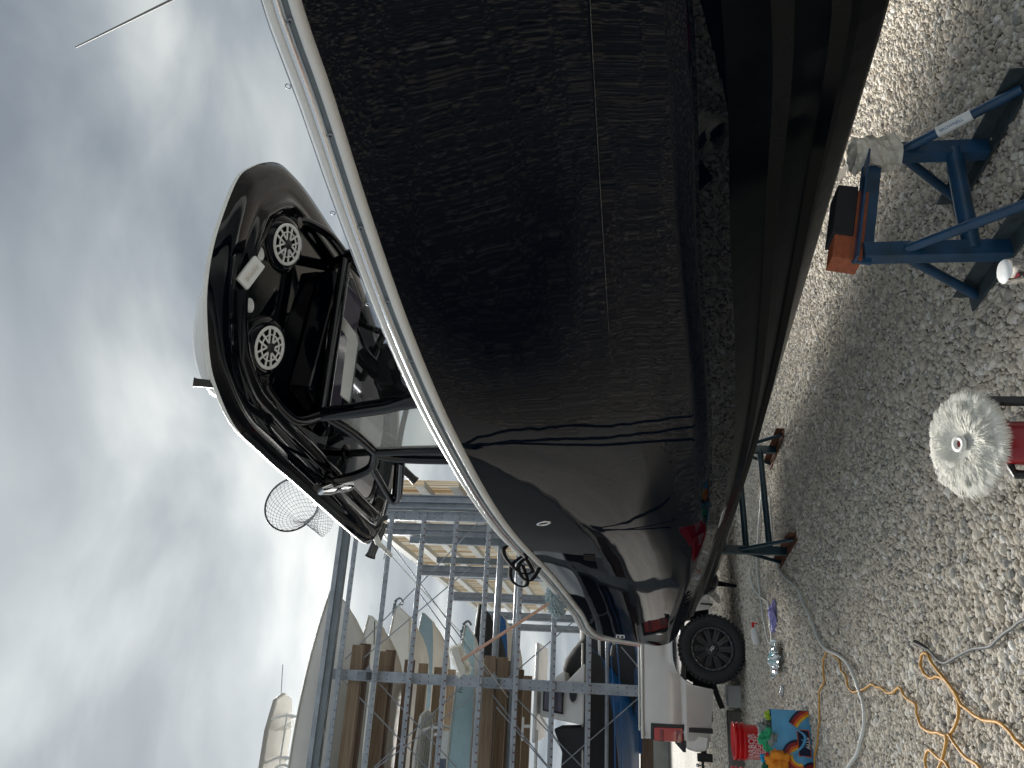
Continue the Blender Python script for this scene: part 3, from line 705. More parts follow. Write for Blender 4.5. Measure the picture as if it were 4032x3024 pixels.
# transom and deck
q = MB()
tr_ = []
for side in (1, -1):
    l_ = [(-.45, side*.88, 1.376), (-.45, side*.87, 1.095), (-.45, side*.78, 1.02), (-.45, side*.4, .77)]
    tr_ += l_ if side == 1 else l_[::-1]
    if side == 1: tr_.append((-.45, 0, .51))
q.add([bp(*p) for p in tr_], [tuple(range(len(tr_)))])
q.add([bp(-.45, .88, 1.376), bp(-.45, -.88, 1.376), bp(-.2, -.90, 1.81), bp(-.2, .90, 1.81)], [(0, 1, 2, 3)])
q.build('transom', MT['gel'], boat)
rows = [[bp(s_, bs, 1.5+.03*s_), bp(s_, -bs, 1.5+.03*s_)] for s_ in [.2+.5*i for i in range(16)] for bs in [max(.05, interp(T_s, s_)[0]-.25)]]
q = MB(); q.grid(rows, smooth=False); q.build('deck', MT['white'], boat)
# fittings
def ring(s_, b_, h, rx, ry, nrm, name='drain_fitting'):
    q = MB(); q.lathe([(1, 0), (1.0, .15), (.85, .3), (.62, .2), (.55, 0)], 28, (0, 0, 0), (0, 0, 1), cap=False); q.lathe([(.55, .02), (.0, .02)], 20, (0, 0, 0), (0, 0, 1), mi=1, cap=False)
    o_ = q.build(name, [MT['chrome'], MT['matblk']], boat, loc=bp(s_, b_, h)); o_.rotation_euler = Vector(nrm).to_track_quat('Z', 'X').to_euler(); o_.scale = (rx, ry, .02); return o_
nb = (0, -.48, -.88)
for s_, b_ in ((3.02, .80), (2.92, .80), (2.82, .80)): ring(s_-.1, b_, interp(T_k, s_)[0]+(interp(T_i, s_)[1]-.51)*((b_/interp(T_i, s_)[0])**1.12)-.012, .042, .042, nb)
def side_b(s_, h):
    bo_, zo = interp(T_o, s_); bs, zs = interp(T_s, s_); v_ = (h-zo)/(zs-zo); fl = -.03*(1-min(1, max(0, s_/4)))+.075*math.sin(PI*min(1, max(0, (s_-3.2)/5)))
    return bo_+(bs-bo_)*v_-fl*math.sin(PI*v_)
ring(.1, side_b(.1, 1.22)+.002, 1.22, .04, .012, (0, -.99, -.1))
ring(3.5, side_b(3.5, 2.11)+.002, 2.11, .05, .032, (0, -.98, -.2))
q = MB()
for k in range(3): q.beam(bp(2.66+.045*k, side_b(2.7, 1.80)+.004, 1.80), bp(2.70+.045*k, side_b(2.7, 1.88)+.004, 1.88), .014, .012)
q.build('vent_slots', MT['matblk'], boat)
q = MB(); q.box(bp(.0, side_b(.0, 1.62)+.006, 1.62), (.12, .003, .09)); q.build('hull_sticker', MT['printw'], boat)
for k, tx in enumerate(('1024', 'USA')): text_mesh(tx, .038, boat, frame((-1, 0, 0) if 0 else (1, 0, 0), (0, 0, 1), (0, -1, 0), bp(.0, side_b(.0, 1.62)+.010, 1.64-.042*k)), MT['navy'], 'hull_sticker_lettering')
# outboard motors
for ob in (.0,):
    om = MB()
    cx_ = -.95
    om.lathe([(0.004, .30), (.05, .24), (.085, .1), (.09, 0), (.085, -.12), (.06, -.2), (.05, -.22)], 20, bp(cx_, ob, .56), (1, 0, 0))
    om.prism([bp(cx_-.12, ob+.02, .62), bp(cx_+.12, ob+.02, .62), bp(cx_+.2, ob+.03, 1.2), bp(cx_-.14, ob+.03, 1.2)], (0, .05, 0))
    om.prism([bp(cx_-.12, ob+.008, .5), bp(cx_+.06, ob+.008, .5), bp(cx_-.08, ob+.004, .24), bp(cx_-.16, ob+.004, .24)], (0, .014, 0))
    om.prism([bp(cx_-.35, ob+.1, .86), bp(cx_+.22, ob+.08, .86), bp(cx_+.22, ob-.08, .86), bp(cx_-.35, ob-.1, .86)], (0, 0, .014))
    mo = om.build('outboard_motor', MT['gloss'], boat, bevel=.006)
    q = MB(); q.lathe([(.14, -.24), (.2, -.1), (.22, .15), (.2, .4), (.12, .52), (0.003, .55)], 20, bp(cx_, ob, 1.5), (0, 0, 1)); q.build('cowling', MT['gloss'], boat)
    q = MB(); q.lathe([(.05, 0), (.058, -.05), (.05, -.1), (.03, -.13)], 18, bp(cx_-.215, ob, .56), (1, 0, 0)); q.build('propeller_hub', MT['chrome'], mo)
    for k in range(3):
        a = 2*PI*k/3+1.35; rows = []
        for i in range(7):
            r_ = .05+.15*i/6; wd = .075*math.sin(PI*(.22+.7*i/6))**.8; row = []
            for j in range(-3, 4):
                aa = a+wd*j/3/r_*.95*.9 + .12*i/6; row.append(bp(cx_-.27+j/3*wd*.75, ob+math.cos(aa)*r_, .56+math.sin(aa)*r_))
            rows.append(row)
        q = MB(); q.grid(rows); o_ = q.build('propeller_blade', MT['darkstone'], mo); sd = o_.modifiers.new('s', 'SOLIDIFY'); sd.thickness = .006

# ---------------------------------------------------------- hardtop
HT = 3.85
half = [(5.30, .06), (5.275, .33), (5.20, .56), (5.08, .74), (4.93, .90), (4.78, .975), (4.60, 1.03), (4.42, 1.045), (4.16, 1.02), (3.9, .995), (3.59, .955), (3.18, .91), (2.56, .84), (2.19, .795), (1.93, .75), (1.78, .66), (1.64, .42), (1.60, .14)]
outl = [(5.29, -.22)]+half
port = [(1.60, -.14), (1.64, -.42), (1.80, -.72), (2.0, -.85), (2.6, -.96), (3.2, -1.05), (3.67, -1.10), (3.86, -1.05), (4.09, -.985), (4.37, -.92), (4.62, -.86), (4.80, -.80), (4.96, -.715), (5.09, -.58), (5.21, -.40)]
ol = curve_pts([(a, b_, 0) for a, b_ in outl+port], 4, closed=True)
cen = Vector((3.5, 0, 0))
def ringpts(inset, z):
    o_ = []
    k = len(ol)
    for i, p in enumerate(ol):
        tn = ol[(i+2) % k]-ol[i-2]; n_ = Vector((tn.y, -tn.x, 0)).normalized()
        if n_.dot(cen-p) < 0: n_ = -n_
        o_.append(bp(*(p+n_*inset).xy, z))
    return o_
ht = MB(); ht.grid([ringpts(0.0, HT), ringpts(.0, HT+.02), ringpts(.012, HT+.035), ringpts(.2, HT+.055)], closed=True); r_ = ringpts(.2, HT+.055)
ht.add(r_, [tuple(range(len(r_)))], 0, True)
hto = ht.build('hardtop', MT['offw'], boat)
q = MB(); rr = [(.004, HT), (.02, HT-.02), (.05, HT-.05), (.10, HT-.062), (.19, HT-.060), (.235, HT-.052), (.25, HT-.085), (.265, HT-.095), (.29, HT-.09), (.31, HT-.05), (.34, HT-.035)]
rings = [ringpts(a, z) for a, z in rr]
q.grid(rings, closed=True); r_ = rings[-1]; q.add(r_, [tuple(range(len(r_)))])
q.build('underside', MT['gloss'], hto)
UZ = HT-.035
# recess panel ridge
q = MB()
pp = curve_pts([bp(4.95, .15, UZ), bp(4.75, .62, UZ), bp(4.0, .72, UZ), bp(2.3, .5, UZ), bp(2.1, 0, UZ), bp(2.3, -.5, UZ), bp(4.0, -.72, UZ), bp(4.75, -.55, UZ)], 6, True)
q.tube(pp, .022, 8, closed=True); q.build('recess_lip', MT['gloss'], hto)
def speaker(s_, b_, h, par, nrm=(0, 0, -1), r_=.135):
    sp_ = MB(); sp_.lathe([(r_*1.4, -.012), (r_*1.38, .012), (r_*1.22, .042), (r_*1.03, .05)], 36, cap=False); sp_.lathe([(r_*1.03, .05), (r_*.95, .012), (0.001, .0)], 36, cap=False)
    so_ = sp_.build('speaker', MT['gloss'], par, loc=bp(s_, b_, h)); so_.rotation_euler = Vector(nrm).to_track_quat('Z', 'X').to_euler()
    g_ = MB(); g_.lathe([(r_*.99, .052), (r_*.98, .060), (r_*.86, .060), (r_*.84, .05)], 36, cap=False)
    g_.lathe([(r_*.62, .058), (r_*.61, .063), (r_*.57, .063), (r_*.56, .057)], 28, cap=False)
    for k in range(6):
        a = k*PI/3; ca, sa = math.cos(a), math.sin(a)
        for o2 in (-.016, .016):
            g_.beam((ca*r_*.2-sa*o2, sa*r_*.2+ca*o2, .058), (ca*r_*.88-sa*o2*1.6, sa*r_*.88+ca*o2*1.6, .058), .011, .008)
    go_ = g_.build('speaker_grille', W_, so_)
    g_ = MB(); g_.lathe([(r_*.24, .054), (r_*.22, .066), (0.001, .068)], 20); g_.build('speaker_cone', MT['matblk'], so_)
speaker(4.73, -.21, UZ-.01, hto, (.12, -.22, -.95), .138); speaker(4.57, .50, UZ-.01, hto, (.12, -.22, -.95), .138)
for s_, b_ in ((4.90, .03), (4.83, .38)):
    q = MB(); q.lathe([(.045, 0), (.043, .01), (.034, .014), (.031, .008)], 24, bp(s_, b_, UZ), (0, 0, -1)); q.lathe([(.031, .006), (.001, .008)], 20, bp(s_, b_, UZ), (0, 0, -1), mi=1, cap=False)
    q.build('down_light', [W_, MT['cream']], hto)
# LED bar on the front lip
q = MB(); k = 20; R0 = [(.095*max(-1, min(1, 1.5*math.cos(2*PI*i/24))), .045*max(-1, min(1, 1.35*math.sin(2*PI*i/24)))) for i in range(24)]
q.prism([(x, y, 0) for x, y in R0], (0, 0, .02)); 
for i in range(4): q.lathe([(.017, .020), (.015, .023), (.001, .019)], 14, (-.051+.034*i, 0, 0), (0, 0, 1), mi=1)
o_ = q.build('light_bar', [W_, MT['cream']], hto, loc=bp(5.03, .30, HT-.10)); nz = Vector((.35, -.25, -.9)).normalized(); xx = Vector((.15, -.99, 0)); xx = (xx-nz*xx.dot(nz)).normalized(); o_.rotation_euler = Matrix((xx, nz.cross(xx), nz)).transposed().to_euler()
# radar dome on top
q = MB(); pr2 = [(.32, .0), (.34, .04), (.33, .10), (.27, .165), (.14, .2), (.001, .205)]
q.lathe(pr2, 36); rd_ = q.build('radar_dome', W_, hto, loc=bp(4.66, .36, HT+.045)); rd_.scale = (1.1, 1.6, 1.05)
# rod holders
def holder(a, b_, r_=.024, par=None):
    a = Vector(a); b_ = Vector(b_); d_ = (b_-a)
    q = MB(); q.tube([a, a+d_*.08, a+d_*.9, b_], [r_*1.0, r_*.98, r_*.98, r_*1.2], 14, caps=False); q.tube([a+d_*.05, a+d_*.9], r_*.86, 12); q.build('rod_holder', MT['plasticblk'], par or boat)
holder(bp(4.80, .93, HT), bp(4.86, .95, HT+.125))
holder(bp(1.50, .38, 3.87), bp(1.48, .71, 3.95), .043)
holder(bp(2.4, .12, 3.62), bp(2.2, .26, 3.41), .034)
holder(bp(2.6, .10, 3.52), bp(2.6, .03, 3.62), .036)
q = MB(); q.beam(bp(1.72, .42, HT-.02), bp(1.60, .36, 3.83), .05, .05); q.beam(bp(1.85, .30, HT-.04), bp(1.6, .5, 3.87), .04, .03); q.build('holder_bracket', MT['gloss'], boat)
# frame tubes
fr = {}
def tub(P, r_, n_=8, name='frame_tube', sm=8):
    q = MB(); q.tube(curve_pts(P, sm) if len(P) > 2 else P, r_, 14); return q.build(name, MT['tubeblk'], boat)
J1 = bp(4.2, -.575, 3.6); J2 = bp(3.95, .615, 3.6); J3 = bp(3.39, .60, 3.39); J3p = bp(3.5, -.6, 3.42)
tub([J1, J2], .043)
tub([J2, bp(4.12, .76, 3.70), bp(4.35, .70, 3.80), bp(4.43, .64, UZ)], .033)
tub([J1, bp(4.38, -.62, 3.68), bp(4.58, -.56, 3.77), bp(4.65, -.48, UZ)], .033)
tub([bp(3.66, .49, UZ), J2], .042); tub([bp(3.97, -.69, UZ), J1], .042)
tub([J2, bp(4.05, .62, 3.2), bp(4.16, .62, 2.8), bp(4.3, .62, 1.6)], .053)
tub([J1, bp(4.3, -.6, 3.2), bp(4.4, -.62, 2.8), bp(4.5, -.62, 1.6)], .05)
tub([J2, bp(3.7, .61, 3.47), J3], .034); tub([J1, bp(3.8, -.6, 3.5), J3p], .028)
tub([J3, bp(3.43, .6, 2.84), bp(3.44, .6, 1.6)], .036); tub([bp(3.37, .6, 3.42), bp(3.29, .6, 3.2), bp(3.28, .6, 2.7), bp(3.28, .6, 1.6)], .036)
tub([J3p, bp(3.43, -.6, 2.84), bp(3.44, -.6, 1.6)], .03)
tub([J3, bp(3.2, .63, 3.47), bp(3.14, .68, 3.62), bp(3.17, .74, HT-.06)], .036)
tub([J3p, bp(3.2, -.63, 3.47), bp(3.14, -.68, 3.62), bp(3.17, -.74, HT-.06)], .028)
tub([bp(2.9, .36, UZ), J3], .03); tub([bp(2.9, -.36, UZ), J3p], .03)
tub([bp(3.16, .6, 3.485), bp(2.62, .6, 3.49), bp(2.52, .6, 3.47), bp(2.58, .6, 3.42), bp(2.81, .6, 3.35), bp(3.24, .6, 3.23)], .029, sm=6)
tub([bp(2.58, .6, 3.45), bp(2.56, 0, 3.5), bp(2.58, -.6, 3.45)], .024)
for s_, b_, h in ((4.43, .64, UZ), (4.65, -.48, UZ), (3.97, -.69, UZ), (3.66, .49, UZ), (2.9, .36, UZ), (3.17, .74, HT-.06)):
    q = MB(); q.lathe([(.075, 0), (.075, .012), (.045, .028), (.038, .05)], 20, bp(s_, b_, h), (0, 0, -1)); q.build('mounting_flange', MT['gloss'], hto)
# glazing
q = MB(); q.prism([bp(3.93, .6, 3.56), bp(3.43, .6, 3.40), bp(3.45, .6, 1.9), bp(4.22, .6, 1.9), bp(4.1, .6, 2.9)], (0, .005, 0)); q.build('side_pane', MT['glass'], boat)
q = MB(); q.prism([bp(4.15, -.6, 3.56), bp(3.5, -.6, 3.40), bp(3.45, -.6, 1.9), bp(4.4, -.6, 1.9), bp(4.3, -.6, 2.9)], (0, .005, 0)); q.build('side_pane', MT['glass'], boat)
q = MB(); q.add([bp(4.22, -.56, 3.40), bp(4.02, .58, 3.40), bp(4.3, .58, 2.2), bp(4.5, -.58, 2.2)], [(0, 1, 2, 3)]); q.build('windscreen', MT['tint'], boat)
# electronics box with tinted screen under the hardtop
q = MB(); q.prism([bp(4.12, -.52, UZ), bp(4.10, -.52, 3.66), bp(3.75, -.52, 3.60), bp(3.4, -.52, UZ)], (0, -1.02, 0)); q.build('electronics_box', MT['gloss'], hto, bevel=.015)
q = MB(); q.prism([bp(4.0, -.5, 3.655), bp(3.92, .5, 3.645), bp(3.72, .5, 3.60), bp(3.76, -.5, 3.60)], (0, 0, -.012)); q.build('tinted_panel', MT['screen'], hto)
# white framed hatch window
HFO = [(-.42, 3.80), (-.16, 3.585), (-.02, 3.475), (.03, 3.455), (.07, 3.44), (.56, 3.40)]
HFI = [(-.30, 3.80), (-.11, 3.64), (-.02, 3.555), (.0, 3.545), (.04, 3.525), (.50, 3.48)]
O_ = [bp(4.0, x, h) for x, h in HFO]; I_ = [bp(4.0, x, h) for x, h in HFI]
q = MB(); q.grid([[o_+Vector((.012, 0, 0)), i_+Vector((.012, 0, 0)), i_-Vector((.012, 0, 0)), o_-Vector((.012, 0, 0)), o_+Vector((.012, 0, 0))] for o_, i_ in zip(O_, I_)], smooth=False); q.build('hatch_frame', MT['offw'], boat)
q = MB(); q.box(bp(4.03, -.42, 3.72), (.004, .14, .05)); q.build('yellow_label', MT['yellow'], boat)
# helm: console and seats
q = MB(); q.prism([bp(4.6, -.5, 1.55), bp(4.55, -.5, 2.4), bp(4.2, -.5, 2.75), bp(3.75, -.5, 2.7), bp(3.7, -.5, 1.55)], (0, -1.0, 0)); q.build('console', MT['gloss'], boat, bevel=.05)
q = MB(); q.box(bp(2.95, 0, 1.85), (.6, 1.1, .7)); q.build('leaning_post', MT['white'], boat, bevel=.05)
for b_ in (-.3, .3):
    q = MB(); q.box(bp(3.05, b_, 2.26), (.5, .5, .14)); q.box(bp(2.85, b_, 2.48), (.13, .48, .4)); q.box(bp(2.95, b_-.22, 2.42), (.3, .06, .08)); q.build('helm_seat', MT['seat'], boat, bevel=.05)
q = MB(); q.tube(curve_pts([bp(3.95, .1, 3.45), bp(3.8, .2, 3.3), bp(3.7, .25, 3.1), bp(3.7, .22, 2.9)], 6), .06, 12); q.box(bp(3.75, .15, 3.2), (.3, .35, .25)); q.build('helm_pod', MT['gloss'], boat, bevel=.03)
speaker(3.95, .28, 3.04, boat, (.45, -.55, -.6), .10)
q = MB(); q.beam(bp(3.9, -.5, 3.42), bp(3.8, .3, 3.12), .07, .05); q.beam(bp(3.95, -.42, 3.25), bp(3.85, .25, 2.98), .05, .04); q.beam(bp(3.95, -.3, 3.0), bp(3.9, .5, 2.9), .05, .04); q.build('helm_bars', MT['gloss'], boat, bevel=.008)
q = MB(); q.lathe([(.09, 0), (.095, .06), (.09, .16), (.05, .2)], 20, bp(4.05, -.42, 3.05), (0, -1, 0)); q.build('steel_canister', MT['chrome'], boat)
# spot light
a = bp(3.30, .88, 3.78); b2 = bp(2.98, .68, 3.70); d_ = (b2-a)
q = MB(); q.tube([a, a+d_*.25, a+d_*.5, a+d_*.55, a+d_*.65, a+d_*.9, b2], [.03, .045, .045, .036, .046, .05, .046], 18); q.build('spot_light', MT['chrome'], hto)
q = MB(); q.tube([b2, b2+d_*.01], [.042, .042], 18); q.build('spot_lens', MT['aqua'], hto)
# outrigger stub
q = MB(); P = [bp(1.72, .58, 3.86), bp(1.66, .64, 3.83), bp(1.62, .69, 3.76), bp(1.56, .72, 3.72)]
q.tube([P[0], P[1]], .028, 12); q.tube([P[1], P[2]], .022, 12); q.tube([P[2], P[3]], .018, 12); q.tube([bp(1.60, .70, 3.77), bp(1.55, .75, 3.79)], .006, 6)
q.build('outrigger_base', MT['girt'], boat)
q = MB(); q.tube([P[3], bp(.2, 1.05, 3.25), bp(-1.1, 1.4, 2.9)], .004, 5); q.build('outrigger_line', MT['girt'], boat)
# bow rail wire with eyes
q = MB()
wire = []
for s_ in [7.9-.25*i for i in range(14)]:
    bs, zs = interp(T_s, s_); wire.append(bp(s_, bs-.03, zs+.135))
q.tube(wire, .0025, 5)
for s_ in (7.25, 6.72, 6.25, 5.8):
    bs, zs = interp(T_s, s_); c_ = bp(s_, bs-.03, zs+.15)
    q.tube([c_+Vector((math.cos(2*PI*i/12)*.009, 0, math.sin(2*PI*i/12)*.009)) for i in range(12)], .002, 5, closed=True)
q.build('rail_wire', MT['steel'], boat)

# ---------------------------------------------------------- loose things on the boat
net = thing('landing_net', 'round landing net standing up behind the aft edge of the hardtop', 'net', bworld(2.0, .3, HT+.06), BRZ)
O0 = bp(2.0, .3, HT+.06); C0 = bp(1.6, .24, 4.79)-O0
ax1 = Vector((0.12, -.99, 0)).normalized(); ax2 = Vector((.1, .05, 1)).normalized()
hoop = [C0+ax1*math.cos(2*PI*i/40)*.30+ax2*math.sin(2*PI*i/40)*.26 for i in range(40)]
q = MB(); q.tube(hoop, .009, 8, closed=True); q.build('hoop', MT['matblk'], net)
q = MB(); yk = C0-ax2*.27; q.tube([yk+Vector((0, .05, .07)), yk-Vector((0, 0, .1))], .022, 10); q.tube([yk-Vector((0, 0, .08)), Vector((0, 0, -.004))], .014, 10); q.build('handle', MT['chrome'], net)
q = MB(); NR, NC = 12, 30; nrm = ax1.cross(ax2)
def npnt(i, j):
    t_ = i/NR; a = 2*PI*j/NC
    r_ = (1-t_)**.6
    bag = C0+ax1*(-.14)*0+Vector((.03, -.16, -.40))
    p = C0+ax1*math.cos(a)*.30+ax2*math.sin(a)*.26
    w_ = t_**1.15
    q_ = p.lerp(bag+ax1*math.cos(a)*.19+ax2*math.sin(a)*.07, w_)
    q_ += nrm*math.sin(PI*min(1, t_*1.0))*-.22 + Vector((0, 0, -.05*math.sin(PI*t_)))
    return q_+Vector([(random.random()-.5)*.008 for _ in range(3)])
GP = [[npnt(i, j) for j in range(NC)] for i in range(NR+1)]
for i in range(NR):
    for j in range(NC):
        q.tube([GP[i][j], GP[i+1][(j+1) % NC]], .0021, 3, caps=False); q.tube([GP[i][(j+1) % NC], GP[i+1][j]], .0021, 3, caps=False)
o_ = q.build('netting', MT['net'], net); o_['kind'] = 'stuff'
# deck brush leaning out over the stern
def wpath(P): return [bworld(*p) for p in P]
ba = bworld(1.25, 1.0, 2.06); 
brush = thing('deck_brush', 'white bristled deck brush with a pink wooden handle sticking out over the gunwale', 'brush', ba)
hd = Vector((-2.58, 7.0, 3.10))-ba
q = MB(); q.tube([Vector((.45, -.35, -.35)), hd], .014, 10); q.build('handle', MT['pinkwood'], brush)
dh = hd.normalized(); sx = Vector((-.83, 0, -.56)).normalized(); 
# head: long axis across image
la = (Vector((-2.72, 7.0, 3.03))-Vector((-2.42, 7.0, 3.14))).normalized(); lb = Vector((0, -1, 0)); lc = la.cross(lb)
Rm = Matrix((la, lb, lc)).transposed()
q = MB(); q.box(hd, (.24, .05, .075), R=Rm); q.build('head', MT['girt'], brush, bevel=.015)
q = MB()
for i in range(900):
    u_, v_ = random.uniform(-1, 1), random.uniform(-1, 1)
    if max(abs(u_), abs(v_)) < .55 : continue
    p0 = hd+la*u_*.115+lc*v_*.04+lb*(-.02); d2 = (la*u_*.45+lc*v_*.5-lb*.35+Vector([random.uniform(-.25, .25) for _ in range(3)])).normalized()
    q.tube([p0, p0+d2*random.uniform(.045, .065)], [.0022, .001], 3, caps=False)
o_ = q.build('bristles', MT['wool'], brush); o_['kind'] = 'stuff'
# chenille mop
mc = bworld(1.36, 1.02, 2.20); mop = thing('wash_mop', 'blue grey chenille wash mop lying on the aft gunwale', 'mop', mc, BRZ)
q = MB(); q.sphere((0, 0, 0), (.30, .07, .05)); q.build('mop_core', MT['mop'], mop)
q = MB()
for i in range(420):
    a, z_ = random.uniform(0, 2*PI), random.uniform(-1, 1); x_ = random.uniform(-1, 1); r_ = math.sqrt(max(0, 1-x_*x_))
    p0 = Vector((x_*.30, math.cos(a)*r_*.07, math.sin(a)*r_*.05)); n_ = Vector((x_*.5, math.cos(a), math.sin(a))).normalized()
    q.tube([p0, p0+n_*.025, p0+n_*.045+Vector((random.uniform(-.02, .02), 0, -.012))], [.008, .009, .005], 5)
o_ = q.build('mop_strands', MT['mop'], mop); o_['kind'] = 'stuff'
# black strap loops on the gunwale
st_ = thing('mooring_strap', 'coiled black strap loops hanging over the rub rail', 'strap', bworld(2.7, 1.2, 2.3), BRZ)
O1 = bp(2.7, 1.2, 2.3); q = MB()
for k, P in enumerate([[(3.15, 1.15, 2.28), (3.1, 1.19, 2.42), (2.9, 1.2, 2.43), (2.62, 1.2, 2.36), (2.62, 1.19, 2.27), (2.85, 1.17, 2.30)],
                       [(2.95, 1.15, 2.25), (2.78, 1.19, 2.40), (2.5, 1.2, 2.45), (2.33, 1.2, 2.42), (2.30, 1.2, 2.36), (2.42, 1.19, 2.33), (2.7, 1.17, 2.34)],
                       [(2.9, 1.14, 2.24), (2.75, 1.19, 2.36), (2.52, 1.2, 2.36), (2.42, 1.19, 2.30), (2.6, 1.15, 2.22)]]):
    cc = [p-O1 for p in curve_pts([bp(*p) for p in P], 8)]; q.grid([[p+Vector((0, -.004, -.018)), p+Vector((0, -.01, 0)), p+Vector((0, -.004, .018)), p+Vector((0, .004, 0)), p+Vector((0, -.004, -.018))] for p in cc])
q.build('strap_loop', MT['strap'], st_)
# telescopic pole with black grip
pl = thing('telescopic_pole', 'chrome telescopic pole with a black grip poking out past the stern', 'pole', bworld(0, .7, 1.6), BRZ)
O2 = bp(0, .7, 1.6)
q = MB(); q.tube([bp(.9, .72, 1.66)-O2, bp(-1.29, .70, 1.70)-O2], .016, 10); q.build('shaft', MT['chrome'], pl)
q = MB(); q.tube([bp(-1.28, .70, 1.70)-O2, bp(-1.75, .70, 1.725)-O2], .024, 10); q.build('grip', MT['matblk'], pl)
# thin whip leaning on the bow rail
def camray(px, py, dy): 
    d_ = Fv+Rv*(829.5-py)/1661.2+Uv*(1106-px)/1661.2; return Vector((0, 0, 1.6))+d_*(dy/d_.y)
WT = Vector((1.175, 2.42, 3.45)); WB = Vector((1.92, 1.55, .0))
tip = Vector((1.204, 2.5, 3.535)); ed = Vector((1.239, 2.3, 3.04))
dd = (ed-tip)
wh = thing('whip_antenna', 'thin pale grey whip rod rising at an angle beyond the bow rail', 'rod', tip+dd*7.12)
q = MB(); q.tube([tip-(tip+dd*7.12), ed-(tip+dd*7.12), Vector((0, 0, 0))], [.0026, .0045, .007], 8); q.build('shaft', MT['greycord'], wh)

# ============================================================ TRUCK
TRZ = rad(21); TQ = (-3.45, 10.3, 0)
trk = thing('pickup_truck', 'silver pickup truck with big black off road wheels parked behind the stern', 'pickup truck', TQ, TRZ)
# side panel: x forward, y away from the viewer; bed side with wheel arch
def arch(cx, cz, rx, rz_, n_=14, z0=.46): 
    return [(cx+rx*math.cos(a), cz+rz_*math.sin(a)) for a in [PI*i/n_ for i in range(n_+1)]]
def side_panel(y, sg):
    # profile of side in (x,z) -> y bulge
    zl = [.44, .60, .78, .815, .83, .86, 1.05, 1.2, 1.29, 1.335]
    yb = [.03, .005, -.015, -.018, -.006, -.018, -.012, .01, .03, .05]
    q = MB(); segs = [-1.12, -1.02, -.9, -.75, -.6, -.5, -.46, -.42, -.36, -.28, -.18, -.08, 0, .1, .2, .3, .38, .44, .5, .7, 1.2, 2.0, 3.0, 4.2]
    def zmin(x):
        if -.5 < x < .5: 
            a = abs(x)/.5; return .46+.49*(1-a**3.2)**.5
        if x < -.5: return .44+.05*min(1, (-x-.5)/.5)
        return .44
    rows_ = []
    for x in segs:
        zm = zmin(x); row = []
        for z_, y_ in zip(zl, yb):
            zz = max(z_, zm) if z_ < zm else z_
            yy = np.interp(zz, zl, yb)+ (.05*max(0, (-x-1.0)/.12) if x < -1.0 else 0)
            if -.56 < x < .56 and zz < zm+.06: yy -= .0
            row.append((x, y+sg*yy, zz))
        rows_.append(row)
    q.grid(rows_); return q
q = side_panel(0, 1); q.build('bed_side', MT['truck'], trk)
q = side_panel(1.9, -1); q.build('bed_side', MT['truck'], trk)
q = MB(); q.box((-.5, .95, 1.335), (0.02, 0.01, 0.01)); 
q = MB(); q.box((.32, .06, 1.345), (2.9, .09, .03)); q.box((.32, 1.84, 1.345), (2.9, .09, .03)); q.build('bed_rail', MT['offw'], trk, bevel=.01)
q = MB(); q.prism([(-1.14, .14, .84), (-1.13, .14, 1.33), (-1.10, .14, 1.35), (-1.06, .14, 1.35), (-1.06, .14, .84)], (0, 1.62, 0)); q.build('tailgate', MT['truck'], trk, bevel=.015)
q = MB(); q.box((.35, .95, .8), (2.85, 1.75, .05)); q.box((1.78, .95, 1.1), (.04, 1.7, .5)); q.build('bed_floor', MT['plasticblk'], trk)
# cab
q = MB(); q.prism([(1.85, .06, 1.3), (1.95, .2, 1.92), (2.3, .22, 1.97), (3.3, .22, 1.95), (4.1, .06, 1.36), (4.2, .05, 1.3)], (0, 1.5, 0)); q.build('cab', MT['truck'], trk, bevel=.05)
q = MB(); q.prism([(4.2, .03, 1.3), (5.2, .08, 1.2), (5.35, .1, .6), (4.2, .03, .6)], (0, 1.84, 0)); q.build('bonnet', MT['truck'], trk, bevel=.05)
for a_, b_ in (((2.1, 2.75)), ((2.85, 3.6))):
    q = MB(); q.prism([(a_, .05, 1.36), (a_+.03, .16, 1.84), (b_-.1, .17, 1.84), (b_+.12*(a_ > 2.5), .05, 1.36)], (0, .01, 0)); q.build('side_window', MT['dkwin'], trk)
# tail light
q = MB(); q.prism([(-1.135, .035, .82), (-1.135, .035, 1.24), (-.94, -.012, 1.24), (-.93, -.026, .82)], (0, .05, 0)); q.build('tail_light_surround', MT['plasticblk'], trk, bevel=.012)
q = MB(); q.prism([(-1.142, .022, .84), (-1.142, .022, 1.2), (-.985, -.02, 1.2), (-.975, -.03, .84)], (0, .05, 0)); tl = q.build('tail_light', MT['redlens'], trk, bevel=.015)
q = MB(); q.prism([(-1.148, .016, .86), (-1.148, .016, .93), (-1.0, -.028, .93), (-1.0, -.032, .86)], (0, .03, 0)); q.prism([(-1.148, .015, 1.08), (-1.148, .015, 1.13), (-1.0, -.022, 1.13), (-1.0, -.026, 1.08)], (0, .03, 0)); q.build('lens_insert', MT['redlens2'], tl, bevel=.01)
